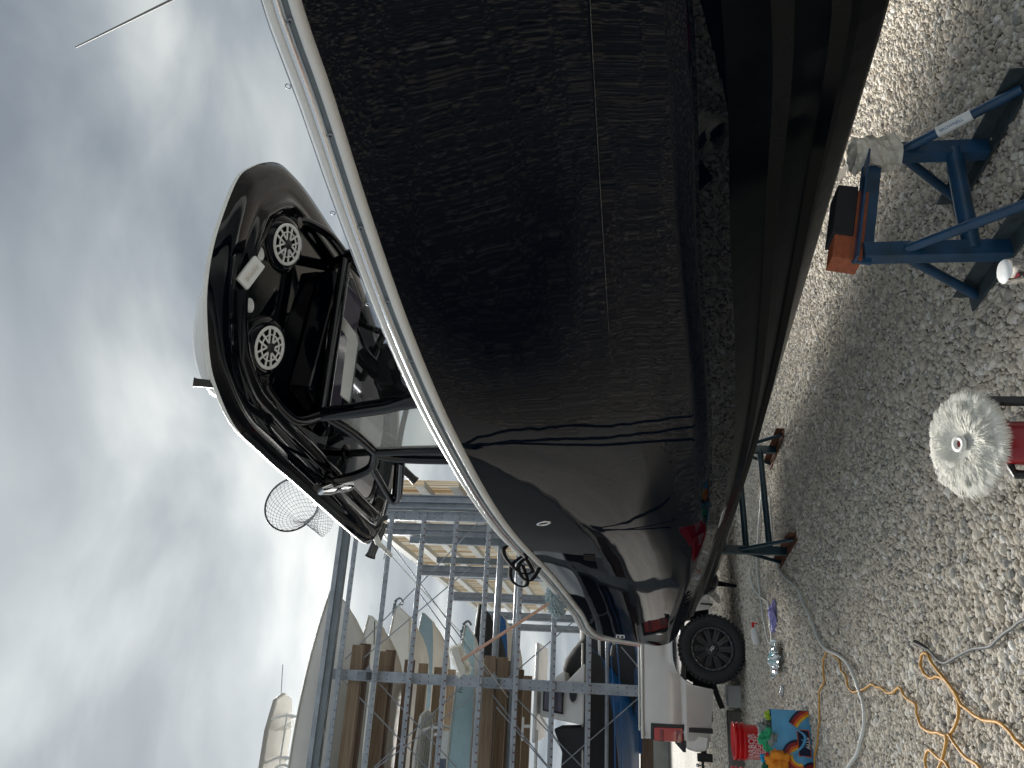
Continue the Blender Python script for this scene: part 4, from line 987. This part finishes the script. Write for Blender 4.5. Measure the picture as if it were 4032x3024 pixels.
# bumper
q = MB(); q.prism([(-1.05, .02, .50), (-1.22, .05, .53), (-1.25, .08, .67), (-1.22, .08, .80), (-1.02, .02, .80)], (0, 1.85, 0)); q.build('bumper', MT['truck'], trk, bevel=.03)
q = MB(); q.prism([(-1.26, .1, .80), (-1.0, .1, .80), (-1.0, .1, .84), (-1.26, .1, .84)], (0, 1.6, 0)); q.box((-.99, .02, .62), (.06, .06, .3)); q.build('bumper_step', MT['plasticblk'], trk, bevel=.008)
q = MB(); q.box((-1.15, .95, .50), (.35, .07, .07)); q.box((-1.37, .95, .49), (.1, .09, .2)); q.box((-1.45, .95, .52), (.14, .06, .03)); q.build('hitch', MT['matblk'], trk, bevel=.006)
q = MB(); q.lathe([(.012, 0), (.012, .03), (.025, .045), (.025, .06), (.012, .075)], 14, (-1.47, .95, .535)); q.build('hitch_ball', MT['chrome'], trk)
q = MB(); q.tube([(-.3, .35, .44), (-.5, .32, .39), (-.72, .28, .31)], .036, 14, caps=False); q.tube([(-.3, .35, .44), (-.70, .285, .317)], .028, 12); q.build('exhaust_pipe', MT['matblk'], trk)
q = MB(); q.box((2.2, .5, .5), (6.2, .12, .16)); q.box((2.2, 1.4, .5), (6.2, .12, .16)); q.box((0, .95, .44), (.12, 1.5, .12)); q.sphere((0, .95, .42), .17); q.build('chassis', MT['matblk'], trk)
q = MB(); a_ = [(x*1.02, z_) for x, z_ in arch(0, .44, .50, .56)]
q.grid([[(x, y_, z_) for x, z_ in a_] for y_ in (.06, .5)]); q.box((.56, .16, .58), (.02, .3, .34)); q.build('wheel_well', MT['matblk'], trk)
q = MB(); q.box((1.25, .04, .5), (1.3, .05, .1)); q.build('rocker', MT['truck'], trk, bevel=.02)
# wheel
def wheel(cx, cy, sg):
    wh_ = MB(); ax = (0, sg, 0)
    wh_.lathe([(.285, -.14), (.36, -.15), (.405, -.13), (.425, -.08), (.43, 0), (.425, .08), (.405, .12), (.37, .135), (.33, .128), (.292, .12), (.275, .10)], 64, (0, 0, 0), ax, cap=False)
    o_ = wh_.build('wheel', MT['rubber'], trk, loc=(cx, cy, .43))
    tr2 = MB(); n_ = 44
    for i in range(n_):
        a = 2*PI*i/n_
        for k, off in ((-1, .0), (1, .5)):
            a2 = a+off*2*PI/n_; c_ = Vector((math.cos(a2)*.428, k*.07, math.sin(a2)*.428))
            R2 = Matrix.Rotation(-a2+PI/2, 3, 'Y')
            tr2.box(c_, (.036, .10, .018), R=R2)
        c_ = Vector((math.cos(a)*.412, sg*.122, math.sin(a)*.412)); tr2.box(c_, (.022, .012, .035), R=Matrix.Rotation(-a+PI/2, 3, 'Y'))
    k_ = tr2.build('tread', MT['rubber'], o_); k_['kind'] = 'stuff'
    r2 = MB(); r2.lathe([(.276, .10), (.278, .115), (.262, .122), (.245, .112), (.238, .09), (.235, 0), (.235, -.1)], 56, (0, 0, 0), ax, cap=False)
    r2.lathe([(.236, -.06), (.001, -.06)], 30, (0, 0, 0), ax, cap=False)
    r2.lathe([(.085, .0), (.085, .075), (.075, .085), (.001, .085)], 32, (0, 0, 0), ax)
    for i in range(10):
        a = 2*PI*(i+.5)/10
        for da in (-.09, .09):
            r2.beam(Vector((math.cos(a+da*2.0)*.07, sg*.062, math.sin(a+da*2.0)*.07)), Vector((math.cos(a+da)*.245, sg*.088, math.sin(a+da)*.245)), .03, .02, up=(0, 1, 0))
        r2.box(Vector((math.cos(a)*.225, sg*.09, math.sin(a)*.225)), (.036, .02, .05), R=Matrix.Rotation(-a+PI/2, 3, 'Y'), mi=1)
        r2.lathe([(.011, 0), (.009, .008)], 10, (math.cos(a)*.225, sg*.10, math.sin(a)*.225), ax, mi=2)
    for i in range(20):
        a = 2*PI*i/20; r2.lathe([(.005, 0), (.004, .005)], 8, (math.cos(a)*.262, sg*.121, math.sin(a)*.262), ax, mi=3)
    for i in range(8):
        a = 2*PI*i/8; r2.lathe([(.012, 0), (.010, .014)], 8, (math.cos(a)*.06, sg*.085, math.sin(a)*.06), ax, mi=0)
    r2.build('rim', [MT['wheel'], MT['bronze'], MT['matblk'], MT['chrome']], o_)
    if sg < 0:
        text_mesh('XD', .05, o_, frame(Vector((.79, 0, -.61)), Vector((.61, 0, .79)), (0, -1, 0), (0, -.089, 0)), MT['printw'], 'hub_lettering', bold=.001)
wheel(0, .16, -1); wheel(0, 1.74, 1); wheel(3.7, .16, -1); wheel(3.7, 1.74, 1)

# ============================================================ BOAT STANDS
def stand(name, label, posts, top, foot_half, m_, mf, r_=.022, pipe=(.17,), sizes=(.075, .055), fd=None, flip=1):
    A_, B_ = [Vector(p) for p in posts]; o_ = thing(name, label, 'boat stand', ((A_+B_)/2).to_tuple())
    c_ = (A_+B_)/2; fd = Vector(fd).normalized()
    for P, hz in ((A_, top[0]), (B_, top[1])):
        l_ = P-c_
        q = MB(); q.beam(l_+Vector((0, 0, .03)), l_+Vector((0, 0, hz)), sizes[0], sizes[1], up=fd); q.build('post', m_, o_, bevel=.004)
        q = MB(); a = l_-fd*foot_half; b2 = l_+fd*foot_half
        q.beam(a+Vector((0, 0, .026)), b2+Vector((0, 0, .026)), .085, .01); sd_ = fd.cross(Vector((0, 0, 1)))
        q.beam(a+Vector((0, 0, .055))+sd_*.036, b2+Vector((0, 0, .055))+sd_*.036, .008, .085); q.build('foot', mf, o_, bevel=.002)
        for k in (-1, 1):
            q = MB(); q.tube([l_+Vector((0, 0, hz*.72))+fd*k*.02, l_+fd*k*(foot_half-.07)+Vector((0, 0, .03))], r_, 12); q.build('brace', m_, o_)
    for z_ in pipe:
        q = MB(); q.tube([A_-c_+Vector((0, 0, z_)), B_-c_+Vector((0, 0, z_))], .036 if m_ == MT['blue'] else .03, 16); q.build('cross_pipe', m_, o_)
    return o_, c_
st1, c1 = stand('boat_stand', 'blue steel stand with an orange wood block under the forward hull', ((.55, 3.41, 0), (1.02, 3.60, 0)), (.60, .52), .40, MT['blue'], MT['bluegrey'], .021, (.17,), (.075, .06), fd=(-.46, .89, 0))
bd = (Vector((1.02, 3.6, .5))-Vector((.55, 3.41, .6))); bd.normalize()
q = MB(); a = Vector((.53, 3.40, .605))-c1; q.beam(a-bd*.03, a+bd*.52, .012, .08); q.beam(a-bd*.03+Vector((.01, -.03, .03)), a+bd*.52+Vector((.01, -.03, .03)), .065, .01); q.build('top_beam', MT['blue'], st1, bevel=.002)
sd_ = Vector((-bd.y, bd.x, 0)).normalized()
q = MB(); q.beam(a-bd*.01+sd_*.05+Vector((0, 0, .06)), a+bd*.34+sd_*.05+Vector((0, 0, .06)), .115, .12); q.build('wood_block', MT['redwood'], st1, bevel=.004)
q = MB(); q.beam(a+bd*.11+sd_*.055+Vector((0, 0, .09)), a+bd*.36+sd_*.055+Vector((0, 0, .09)), .14, .085); q.build('carpet_pad', MT['cover'], st1, bevel=.004)
# crinkled wrap round the second post
q = MB(); rows = []
for i in range(13):
    z_ = .40+.19*i/12; row = []
    for j in range(18):
        a2 = 2*PI*j/18; r_ = .064+.03*noise.noise(Vector((math.cos(a2)*2.2, math.sin(a2)*2.2, z_*22)))+.016*random.random()
        row.append(Vector((1.02, 3.60, z_))-c1+Vector((math.cos(a2)*r_, math.sin(a2)*r_, 0)))
    rows.append(row)
q.grid(rows, closed=True, smooth=False); q.build('plastic_wrap', MT['plwrap'], st1)
# white sticker with lettering on the right brace
l_ = Vector((1.02, 3.6, 0))-c1; fdn = Vector((-.46, .89, 0)).normalized(); bt = l_+Vector((0, 0, .52*.72))-fdn*.02; be = l_-fdn*.33+Vector((0, 0, .03)); bdv = (be-bt)
q = MB(); q.tube([bt+bdv*.30, bt+bdv*.60], .0228, 16, caps=False); q.build('sticker', MT['printw'], st1)
zdir = (Vector((0, 0, 1.6))-c1-(bt+bdv*.4)); xd = bdv.normalized(); zdir = (zdir-xd*zdir.dot(xd)).normalized(); yd = zdir.cross(xd)
text_mesh('BROWNELL', .018, st1, frame(xd, yd, zdir, bt+bdv*.43+zdir*.0232), MT['bluehull'], 'sticker_lettering', depth=.0004)
st2, c2 = stand('boat_stand', 'dark teal steel stand with rusty feet under the stern', ((-1.61, 7.70, 0), (-.68, 8.24, 0)), (.66, .62), .42, MT['teal'], MT['rust'], .018, (.41, .19), (.08, .05), fd=(-.5, .866, 0))
q = MB(); q.beam(Vector((-1.61, 7.70, .63))-c2, Vector((-.68, 8.24, .6))-c2, .07, .06); q.build('top_beam', MT['teal'], st2)

# ============================================================ POLISHER, TOOL BOX, BOTTLE
PC = Vector((-.150, 2.06, .752))
tb = thing('tool_box', 'black and dark red tool box just under the polisher', 'tool box', (-.12, 1.80, 0))
q = MB(); q.box((0, 0, .20), (.56, .30, .36)); q.build('box_body', MT['plasticblk'], tb, bevel=.02)
q = MB(); q.box((0, 0, .40), (.58, .32, .05)); q.build('box_lid', MT['redtool'], tb, bevel=.015)
pol = thing('polisher', 'red and black rotary polisher with a fluffy white wool pad', 'polisher', PC)
nrm = Vector((.03, -.30, .95)).normalized()       # pad faces up and towards the viewer
tdn = (Vector((0, 0, -1))-nrm*Vector((0, 0, -1)).dot(nrm)).normalized(); rgt = nrm.cross(tdn)
q = MB(); q.lathe([(.02, .008), (.07, .016), (.098, .002), (.106, -.014), (.10, -.03), (.06, -.038)], 40, (0, 0, 0), nrm, cap=True); q.build('pad', MT['woolbase'], pol)
q = MB()
for i in range(15000):
    a = random.uniform(0, 2*PI); r0 = .016+.098*math.sqrt(random.random()); rdir = (rgt*math.cos(a)+tdn*math.sin(a))
    hh = .016*math.sin(min(1, r0/.09)*PI*.8)
    p0 = rdir*r0+nrm*(hh-.004)
    fall = (r0/.114)**2
    L_ = random.uniform(.016, .034)
    cl = Vector((p0.x*60, p0.y*60, p0.z*60)); jit = Vector([random.uniform(-.16, .16)+.35*noise.noise(cl+Vector((7*k, 3, 1))) for k in range(3)])
    d1 = (rdir*(1.0)+nrm*(.42-.75*fall)+jit).normalized()
    d2 = (rdir*(.8)+nrm*(.1-1.1*fall)+jit*1.6).normalized()
    sdv = d1.cross(nrm).normalized()*random.uniform(.0007, .0013)
    p1 = p0+d1*L_*.55; p2 = p1+d2*L_*.5
    q.add([p0-sdv, p0+sdv, p1+sdv*.8, p1-sdv*.8, p2], [(0, 1, 2, 3), (3, 2, 4)])
o_ = q.build('wool_fibres', MT['wool'], pol); o_['kind'] = 'stuff'
q = MB(); q.lathe([(.021, .014), (.021, .022), (.010, .022), (.009, .014)], 28, (0, 0, 0), nrm); q.build('pad_collar', MT['offw'], pol)
q = MB(); q.lathe([(.010, .016), (.001, .017)], 20, (0, 0, 0), nrm, cap=False); q.build('spindle_hole', MT['redtool'], pol)
# casing drops from behind the pad to the tool box
q = MB(); q.tube([Vector((0, .03, -.035)), Vector((.004, .01, -.09)), Vector((.004, -.02, -.15)), Vector((.004, -.06, -.23)), Vector((.004, -.10, -.315))], [.04, .052, .056, .05, .04], 20); q.build('casing', MT['redtool'], pol)
q = MB(); q.tube([Vector((.004, -.035, -.19)), Vector((.004, -.045, -.205))], [.058, .058], 20); q.build('lime_band', MT['limeyel'], pol)
q = MB(); P = [Vector((.05, .02, -.055)), Vector((.088, .02, -.05)), Vector((.108, .0, -.055)), Vector((.108, -.05, -.15)), Vector((.10, -.07, -.2)), Vector((.05, -.06, -.2))]
q.tube([P[0], P[1], P[2]], .016, 8, smooth=False); q.tube([P[2], P[3], P[4], P[5]], .013, 8, smooth=False)
q.tube([Vector((-.045, 0, -.10)), Vector((-.072, -.01, -.11)), Vector((-.072, -.06, -.2))], .012, 8, smooth=False); q.build('loop_handle', MT['plasticblk'], pol, bevel=.002)
bt_ = thing('drinks_bottle', 'black bottle with a shiny clear and white cap beside the stand foot', 'bottle', (.292, 2.16, 0)); bt_.scale = (1, 1, 1.065)
q = MB(); q.lathe([(.045, .0), (.048, .01), (.048, .45), (.04, .49), (.026, .52)], 28, (0.0, 0, 0)); q.build('bottle_body', MT['plasticblk'], bt_)
q = MB(); q.lathe([(.030, .52), (.034, .535), (.029, .545), (.034, .552), (.035, .57), (.032, .58)], 28); q.build('bottle_cap', MT['chrome'], bt_)
q = MB(); q.lathe([(.032, .58), (.028, .585), (.001, .583)], 24); q.build('cap_top', MT['printw'], bt_)

# ============================================================ BUCKETS, BAG, RAGS
def bucket(x, y, label, rz):
    o_ = thing('bucket', label, 'bucket', (x, y, 0), rz, 'red buckets')
    o_.scale = (1.1, 1.1, 1.38); q = MB(); q.lathe([(.125, .004), (.13, 0), (.132, .01), (.148, .36), (.158, .362), (.158, .375), (.149, .376), (.145, .30), (.13, .02), (.001, .02)], 40)
    q.lathe([(.146, .300), (.158, .302), (.158, .312), (.147, .314)], 40); q.lathe([(.147, .335), (.16, .337), (.16, .345), (.148, .347)], 40); q.build('bucket_shell', MT['redpl'], o_)
    q = MB(); q.tube(curve_pts([(-.155, 0, .31), (-.1, -.12, .25), (0, -.165, .22), (.1, -.12, .25), (.155, 0, .31)], 6), .003, 6); 
    for k, (tx, z_, sz_) in enumerate((('HARBOR', .262, .062), ('FREIGHT', .218, .056), ('TOOLS', .180, .034))):
        rr_ = .131+.017*z_/.36+.001
        text_mesh(tx, sz_, o_, frame((1, 0, 0), (0, 0, 1), (0, -1, 0), (0, -rr_, z_)), MT['textw'], 'bucket_lettering', bend=rr_, bold=.0015)
    return o_
b1 = bucket(-3.52, 7.82, 'red bucket printed HARBOR FREIGHT TOOLS standing behind the bag of towels', rad(2))
b2_ = bucket(-3.98, 7.86, 'red bucket cut off by the photo edge beside the other bucket', rad(10))
# shopping bag
BG = Vector((-3.14, 6.85, 0)); bag = thing('shopping_bag', 'light blue patterned reusable shopping bag stuffed with towels', 'bag', BG, rad(32))
bw_, bdp, bh = .62, .22, .33
def bagp(u_, v_, side=0):
    x = (u_-.5)*bw_; bulge = .03*math.sin(PI*u_)*math.sin(PI*min(1, v_*1.2)); wob = .008*noise.noise(Vector((u_*7, v_*6, 1)))
    return Vector((x, -bdp/2-bulge-wob, .008+v_*bh+.012*math.sin(u_*5)*v_))
rows = [[bagp(i/24, j/14) for i in range(25)] for j in range(15)]
q = MB(); q.grid(rows)
q.grid([[Vector((-bw_/2, -bdp/2+bdp*i/6, .008+bh*j/6)) for i in range(7)] for j in range(7)])
q.grid([[Vector((bw_/2, -bdp/2+bdp*i/6, .008+bh*j/6)) for i in range(7)] for j in range(7)])
q.grid([[Vector((-bw_/2+bw_*i/6, bdp/2, .008+bh*j/6)) for i in range(7)] for j in range(7)])
q.add([(-bw_/2, -bdp/2, .008), (bw_/2, -bdp/2, .008), (bw_/2, bdp/2, .008), (-bw_/2, bdp/2, .008)], [(0, 1, 2, 3)])
q.build('bag_shell', MT['bagblu'], bag)
# flat print on the front: arcs
def band(cx, cz, r0, r1, a0, a1, off, m_, par=bag):
    q = MB(); n_ = 26; k_ = 5; rows_ = []
    for i in range(n_+1):
        a = a0+(a1-a0)*i/n_; row = []
        for k in range(k_):
            r_ = r0+(r1-r0)*k/(k_-1)
            x = cx+math.cos(a)*r_; z_ = cz+math.sin(a)*r_
            x = max(-bw_/2+.001, min(bw_/2-.001, x)); z_ = max(.012, min(bh-.002, z_))
            p = bagp(x/bw_+.5, (z_-.008)/bh); p.y -= off; row.append(p)
        rows_.append(row)
    q.grid(rows_); return q
bands = [(-.19, .03, .0, .035, MT['bagyel']), (-.19, .03, .035, .055, MT['bagor']), (-.19, .03, .055, .08, MT['bagred']), (-.19, .03, .08, .098, MT['bagnav'])]
for cx, cz, r0, r1, m_ in bands: band(cx, cz, r0, r1, -.3, PI+.3, .003, m_).build('printed_arc', m_, bag)
for k, (r0, r1, m_) in enumerate(((.27, .29, MT['bagyel']), (.29, .31, MT['bagor']), (.31, .335, MT['bagred']), (.335, .355, MT['bagnav']))): band(.02, -.12+.02, r0, r1, .1, 1.0, .003, m_).build('printed_arc', m_, bag)
for k, (r0, r1, m_) in enumerate(((.05, .07, MT['bagyel']), (.07, .09, MT['bagor']), (.09, .115, MT['bagred']), (.115, .135, MT['bagnav']))): band(-.06, .13, r0, r1, -.4, PI*1.1, .004, m_).build('printed_arc', m_, bag)
q = MB(); q.add([bagp(.41+i*.34/3, (z_-.008)/bh)+Vector((0, -.007, 0)) for z_ in (.03, .135) for i in range(4)], [(i, i+1, i+5, i+4) for i in range(3)]); q.build('logo_border', MT['bagor'], bag)
q = MB(); q.add([bagp(.42+i*.32/3, (z_-.008)/bh)+Vector((0, -.009, 0)) for z_ in (.036, .129) for i in range(4)], [(i, i+1, i+5, i+4) for i in range(3)]); q.build('logo_panel', MT['navy'], bag)
pc_ = bagp(.58, .14)+Vector((0, -.013, 0))
text_mesh('ALDI', .042, bag, frame((1, 0, 0), (0, 0, 1), (0, -1, 0), (pc_.x, pc_.y, .052)), MT['printw'], 'bag_lettering', bold=.001, depth=.0005)
q = MB()
for k in range(3): q.beam((pc_.x-.03+.022*k, pc_.y, .075), (pc_.x-.012+.022*k, pc_.y, .118), .002, .008)
q.build('logo_stripes', MT['bagblu'], bag)
q = MB(); hp = [bagp(.36, .98)+Vector((0, -.01, 0)), bagp(.40, .7)+Vector((0, -.03, 0)), bagp(.50, .35)+Vector((0, -.035, 0)), bagp(.66, .2)+Vector((0, -.03, 0)), bagp(.76, .45)+Vector((0, -.02, 0))]
cpp = curve_pts(hp, 8); q.grid([[p+Vector((0, 0, -.013)), p+Vector((0, 0, .013))] for p in cpp]); o_ = q.build('bag_handle', MT['bagblu'], bag); o_.modifiers.new('s', 'SOLIDIFY').thickness = .003
def rag(name, label, m_, c_, size, seed, cat='towel', grp=None):
    bm = bmesh.new(); bmesh.ops.create_icosphere(bm, subdivisions=4, radius=1)
    for v in bm.verts:
        p = v.co.copy(); n1_ = noise.noise(p*1.3+Vector((seed*3.7, 0, 0))); n2_ = abs(noise.noise(p*2.6+Vector((0, seed*2.1, 0)))); n3_ = noise.noise(p*6+Vector((seed, seed, 0)))
        v.co = Vector((p.x*size[0], p.y*size[1], p.z*size[2]))*(1+.75*n1_-.9*n2_+.16*n3_)
    for f in bm.faces: f.smooth = True
    me_ = bpy.data.meshes.new(name); bm.to_mesh(me_); bm.free(); me_.materials.append(m_)
    o_ = bpy.data.objects.new(name, me_); COL.objects.link(o_); o_.location = c_; return tag(o_, label, cat, grp)
Rb = Matrix.Rotation(rad(32), 3, 'Z')
def inb(x, y, z): return BG+Rb@Vector((x*1.2+.02, y, z+.065))
G_ = 'microfibre towels in the shopping bag'
rag('towel', 'large grey towel bulging at the back of the shopping bag', MT['greytow'], inb(.10, .03, .27), (.14, .10, .085), 1, grp=G_)
rag('towel', 'bright green towel on top of the shopping bag', MT['green'], inb(.04, -.05, .305), (.095, .07, .06), 2, grp=G_)
rag('towel', 'orange towel hanging over the front of the shopping bag', MT['orangetow'], inb(-.11, -.13, .24), (.11, .07, .11), 3, grp=G_)
rag('towel', 'small lime towel poking out at the right corner of the shopping bag', MT['lime'], inb(.20, -.07, .285), (.045, .03, .028), 4, grp=G_)
rag('towel', 'lime towel tucked under the orange one at the left end of the bag', MT['lime'], inb(-.20, -.04, .265), (.06, .06, .05), 5, grp=G_)
rag('towel', 'dark green towel at the left end of the shopping bag', MT['dkgreen'], inb(-.16, .04, .30), (.09, .06, .05), 6, grp=G_)
rag('towel', 'small bright blue towel behind the orange one in the bag', MT['bluetow'], inb(-.07, .03, .33), (.035, .03, .03), 7, grp=G_)
rag('towel', 'pale grey towel at the front edge of the bag beside the handle', MT['greytow'], inb(.03, -.10, .265), (.085, .03, .035), 8, grp=G_)
rag('lilac_cloth', 'crumpled lilac cloth lying on the gravel beside the white hose', MT['purple'], (-2.43, 8.35, .035), (.15, .10, .045), 9, 'cloth')
# crumpled foil bag
fb = thing('foil_pouch', 'crumpled silver and aqua plastic pouch lying on the gravel', 'pouch', (-2.78, 8.08, .04), rad(38)); fb.scale = (.6, 1.25, .8)
q = MB(); rows = [[(-.24+.48*i/14, (-.15+.30*j/8)*(1-.55*max(0, i/14-.5)), .04+.09*noise.noise(Vector((i*.9, j*.8, 3)))+.045*math.sin(PI*i/14)*math.sin(PI*j/8)) for i in range(15)] for j in range(9)]
q.grid(rows, smooth=False); o_ = q.build('pouch_shell', MT['foil'], fb); o_.modifiers.new('s', 'SOLIDIFY').thickness = .01
q = MB(); rows = [[(x+.0, y, z+.012) for x, y, z in r[3:12]] for r in rows[1:5]]; q.grid(rows, smooth=False); q.build('pouch_print', MT['aqua'], fb)
# spray bottle lying down
sp_ = thing('spray_bottle', 'white spray bottle with a red trigger on the gravel near the truck wheel', 'bottle', (-3.0, 9.15, .035), rad(15))
q = MB(); q.lathe([(.02, 0), (.042, .01), (.044, .13), (.03, .17), (.016, .19)], 20, (0, 0, .03), (1, .1, .15)); q.build('bottle_body', MT['printw'], sp_)
q = MB(); q.box((.22, .02, .065), (.06, .025, .03)); q.box((.235, .02, .035), (.012, .016, .05)); q.build('trigger', MT['redpl'], sp_, bevel=.004)
# scrap of black and white film
rag('wrapper', 'small black and white scrap of wrapper on the gravel near the bag', MT['foil'], (-3.05, 7.95, .03), (.07, .02, .02), 12, 'wrapper')

# ---------------------------------------------------------- hoses and cords
def cord(name, label, cat, P, r_, m_, z=None, n_=6, ripple=.0):
    P3 = [Vector((x, y, (z if z is not None else r_+.028))) for x, y in P]
    c_ = curve_pts(P3, n_)
    for i, p in enumerate(c_): p.z += .006*noise.noise(Vector((p.x*5, p.y*5, 0)))+ripple*noise.noise(Vector((p.x*22, p.y*22, 5)))
    o0 = c_[0].copy(); o0.z = 0
    q = MB(); q.tube([p-o0 for p in c_], r_, 10); o_ = q.build(name, m_, loc=o0); return tag(o_, label, cat)
cord('hose', 'thick white hose curving across the gravel from the far stand towards the bag', 'hose', [(-1.2, 8.5), (-1.509, 8.392), (-1.731, 8.317), (-1.816, 8.173), (-1.867, 7.965), (-1.87, 7.642), (-1.843, 7.233), (-1.898, 7.019), (-1.947, 6.769), (-1.998, 6.627), (-2.047, 6.492), (-2.051, 6.238), (-1.988, 5.929), (-1.952, 5.684), (-1.98, 5.521), (-2.038, 5.398), (-2.086, 5.31), (-2.157, 5.281), (-2.271, 5.31), (-2.424, 5.398), (-2.534, 5.49), (-2.679, 5.651), (-2.826, 5.821), (-3.1, 6.1)], .0125, MT['hose'])
cord('hose', 'thin white hose doubled back on itself near the lilac cloth', 'hose', [(-1.2, 9.0), (-1.695, 9.218), (-1.993, 9.31), (-2.23, 9.264), (-2.39, 9.128), (-2.566, 8.953), (-2.721, 8.744), (-2.775, 8.56), (-2.73, 8.44), (-2.63, 8.45), (-2.567, 8.50), (-2.446, 8.545), (-2.373, 8.663), (-2.439, 9.128), (-2.456, 9.499), (-2.418, 9.748), (-2.357, 9.82)], .0115, MT['hose'])
cord('extension_cord', 'orange yellow extension cord winding over the gravel towards the bag', 'cord', [(-3.4, 6.7), (-3.196, 6.62), (-3.05, 6.60), (-2.901, 6.514), (-2.733, 6.47), (-2.619, 6.47), (-2.531, 6.448), (-2.463, 6.448), (-2.335, 6.32), (-2.243, 6.341), (-2.157, 6.32), (-2.052, 6.19), (-2.043, 6.118), (-2.016, 5.893), (-2.065, 5.857), (-2.064, 5.718), (-2.121, 5.684), (-2.113, 5.553), (-1.998, 5.31), (-1.911, 5.168), (-1.897, 5.087), (-1.856, 4.97), (-1.842, 4.859), (-1.804, 4.765), (-1.731, 4.652), (-1.749, 4.565), (-1.729, 4.412), (-1.774, 4.402), (-1.809, 4.325), (-1.789, 4.215), (-1.746, 4.11), (-1.7, 3.979), (-1.588, 3.887), (-1.515, 3.872), (-1.473, 3.932), (-1.457, 4.011), (-1.454, 4.06), (-1.476, 4.145), (-1.506, 4.197), (-1.511, 4.288), (-1.48, 4.344), (-1.425, 4.316), (-1.399, 4.251), (-1.428, 4.18), (-1.448, 4.044), (-1.467, 3.917), (-1.49, 3.842), (-1.487, 3.742), (-1.47, 3.621), (-1.425, 3.496), (-1.418, 3.414), (-1.426, 3.356), (-1.432, 3.283), (-1.44, 3.1)], .0075, MT['orange'], n_=5, ripple=.006)
cord('extension_cord', 'short yellow cord loop beside the coiled extension cord', 'cord', [(-1.697, 3.971), (-1.734, 3.971), (-1.808, 4.011), (-1.88, 4.06), (-1.95, 4.12), (-1.978, 4.22), (-1.93, 4.235), (-1.87, 4.19), (-1.862, 4.11), (-1.855, 4.06), (-1.84, 3.97), (-1.9, 3.8)], .0075, MT['orange'], z=.05)
cord('extension_cord', 'loose yellow cord end running off the corner of the photo', 'cord', [(-1.68, 3.95), (-1.70, 3.887), (-1.712, 3.784), (-1.69, 3.674), (-1.70, 3.6), (-1.75, 3.4)], .0075, MT['orange'], z=.045)
gc = thing('power_cord', 'grey power cord with a black plug and a stone on it', 'cord', (-1.37, 4.15, 0))
P3 = [Vector((x, y, .04))-Vector((-1.37, 4.15, 0)) for x, y in [(-1.37, 4.24), (-1.37, 4.18), (-1.378, 4.11), (-1.366, 4.027), (-1.324, 3.948), (-1.26, 3.842), (-1.19, 3.714), (-1.127, 3.558), (-1.08, 3.496), (-1.027, 3.426), (-.982, 3.356), (-.931, 3.283), (-.85, 3.1)]]
q = MB(); q.tube(curve_pts(P3, 6), .007, 8); q.build('cable', MT['greycord'], gc)
q = MB(); q.tube([Vector((0, .08, .04)), Vector((-.005, .16, .045)), Vector((-.012, .22, .05))], [.008, .014, .016], 10); q.build('plug', MT['matblk'], gc)
q = MB(); q.tube([Vector((-.012, .22, .05)), Vector((-.016, .245, .052))], .006, 6); q.build('prongs', MT['chrome'], gc)
# grey timber behind the buckets
tm = MB(); tm.beam((-6.2, 10.0, .10), (-4.42, 10.72, .10), .2, .19)
tag(tm.build('timber', MT['greywood'], bevel=.01), 'long grey weathered timber lying on the gravel behind the red buckets', 'timber')
tm = MB(); tm.box((-4.25, 10.78, .10), (.28, .22, .19), rad(22)); tag(tm.build('concrete_block', MT['palehull'], bevel=.015), 'pale block at the end of the grey timber under the truck', 'block')

# pale grey boat on blocks, left of the photographed field, mirrored in the black hull
gb = thing('grey_boat', 'pale grey boat on blocks left of the photo edge, seen only as a reflection', 'boat', (-7.2, 10.5, 0), math.atan2(-1, -.02))
p, deck = hull_mesh(5.4, 1.9, 1.38, 2.0, cf=.07)
p.build('hull', [W_, W_, W_], gb); rub(deck).build('rub_rail', MT['girt'], gb)
for x_ in (.9, 3.1):
    q = MB(); q.box((x_, 0, 1.22), (.12, .5, .12)); q.beam((x_, .2, 1.2), (x_+.3, .5, 0), .06, .06); q.beam((x_, -.2, 1.2), (x_+.3, -.5, 0), .06, .06); q.beam((x_, 0, 1.2), (x_-.4, 0, 0), .06, .06); q.build('support_leg', MT['blue'], gb)
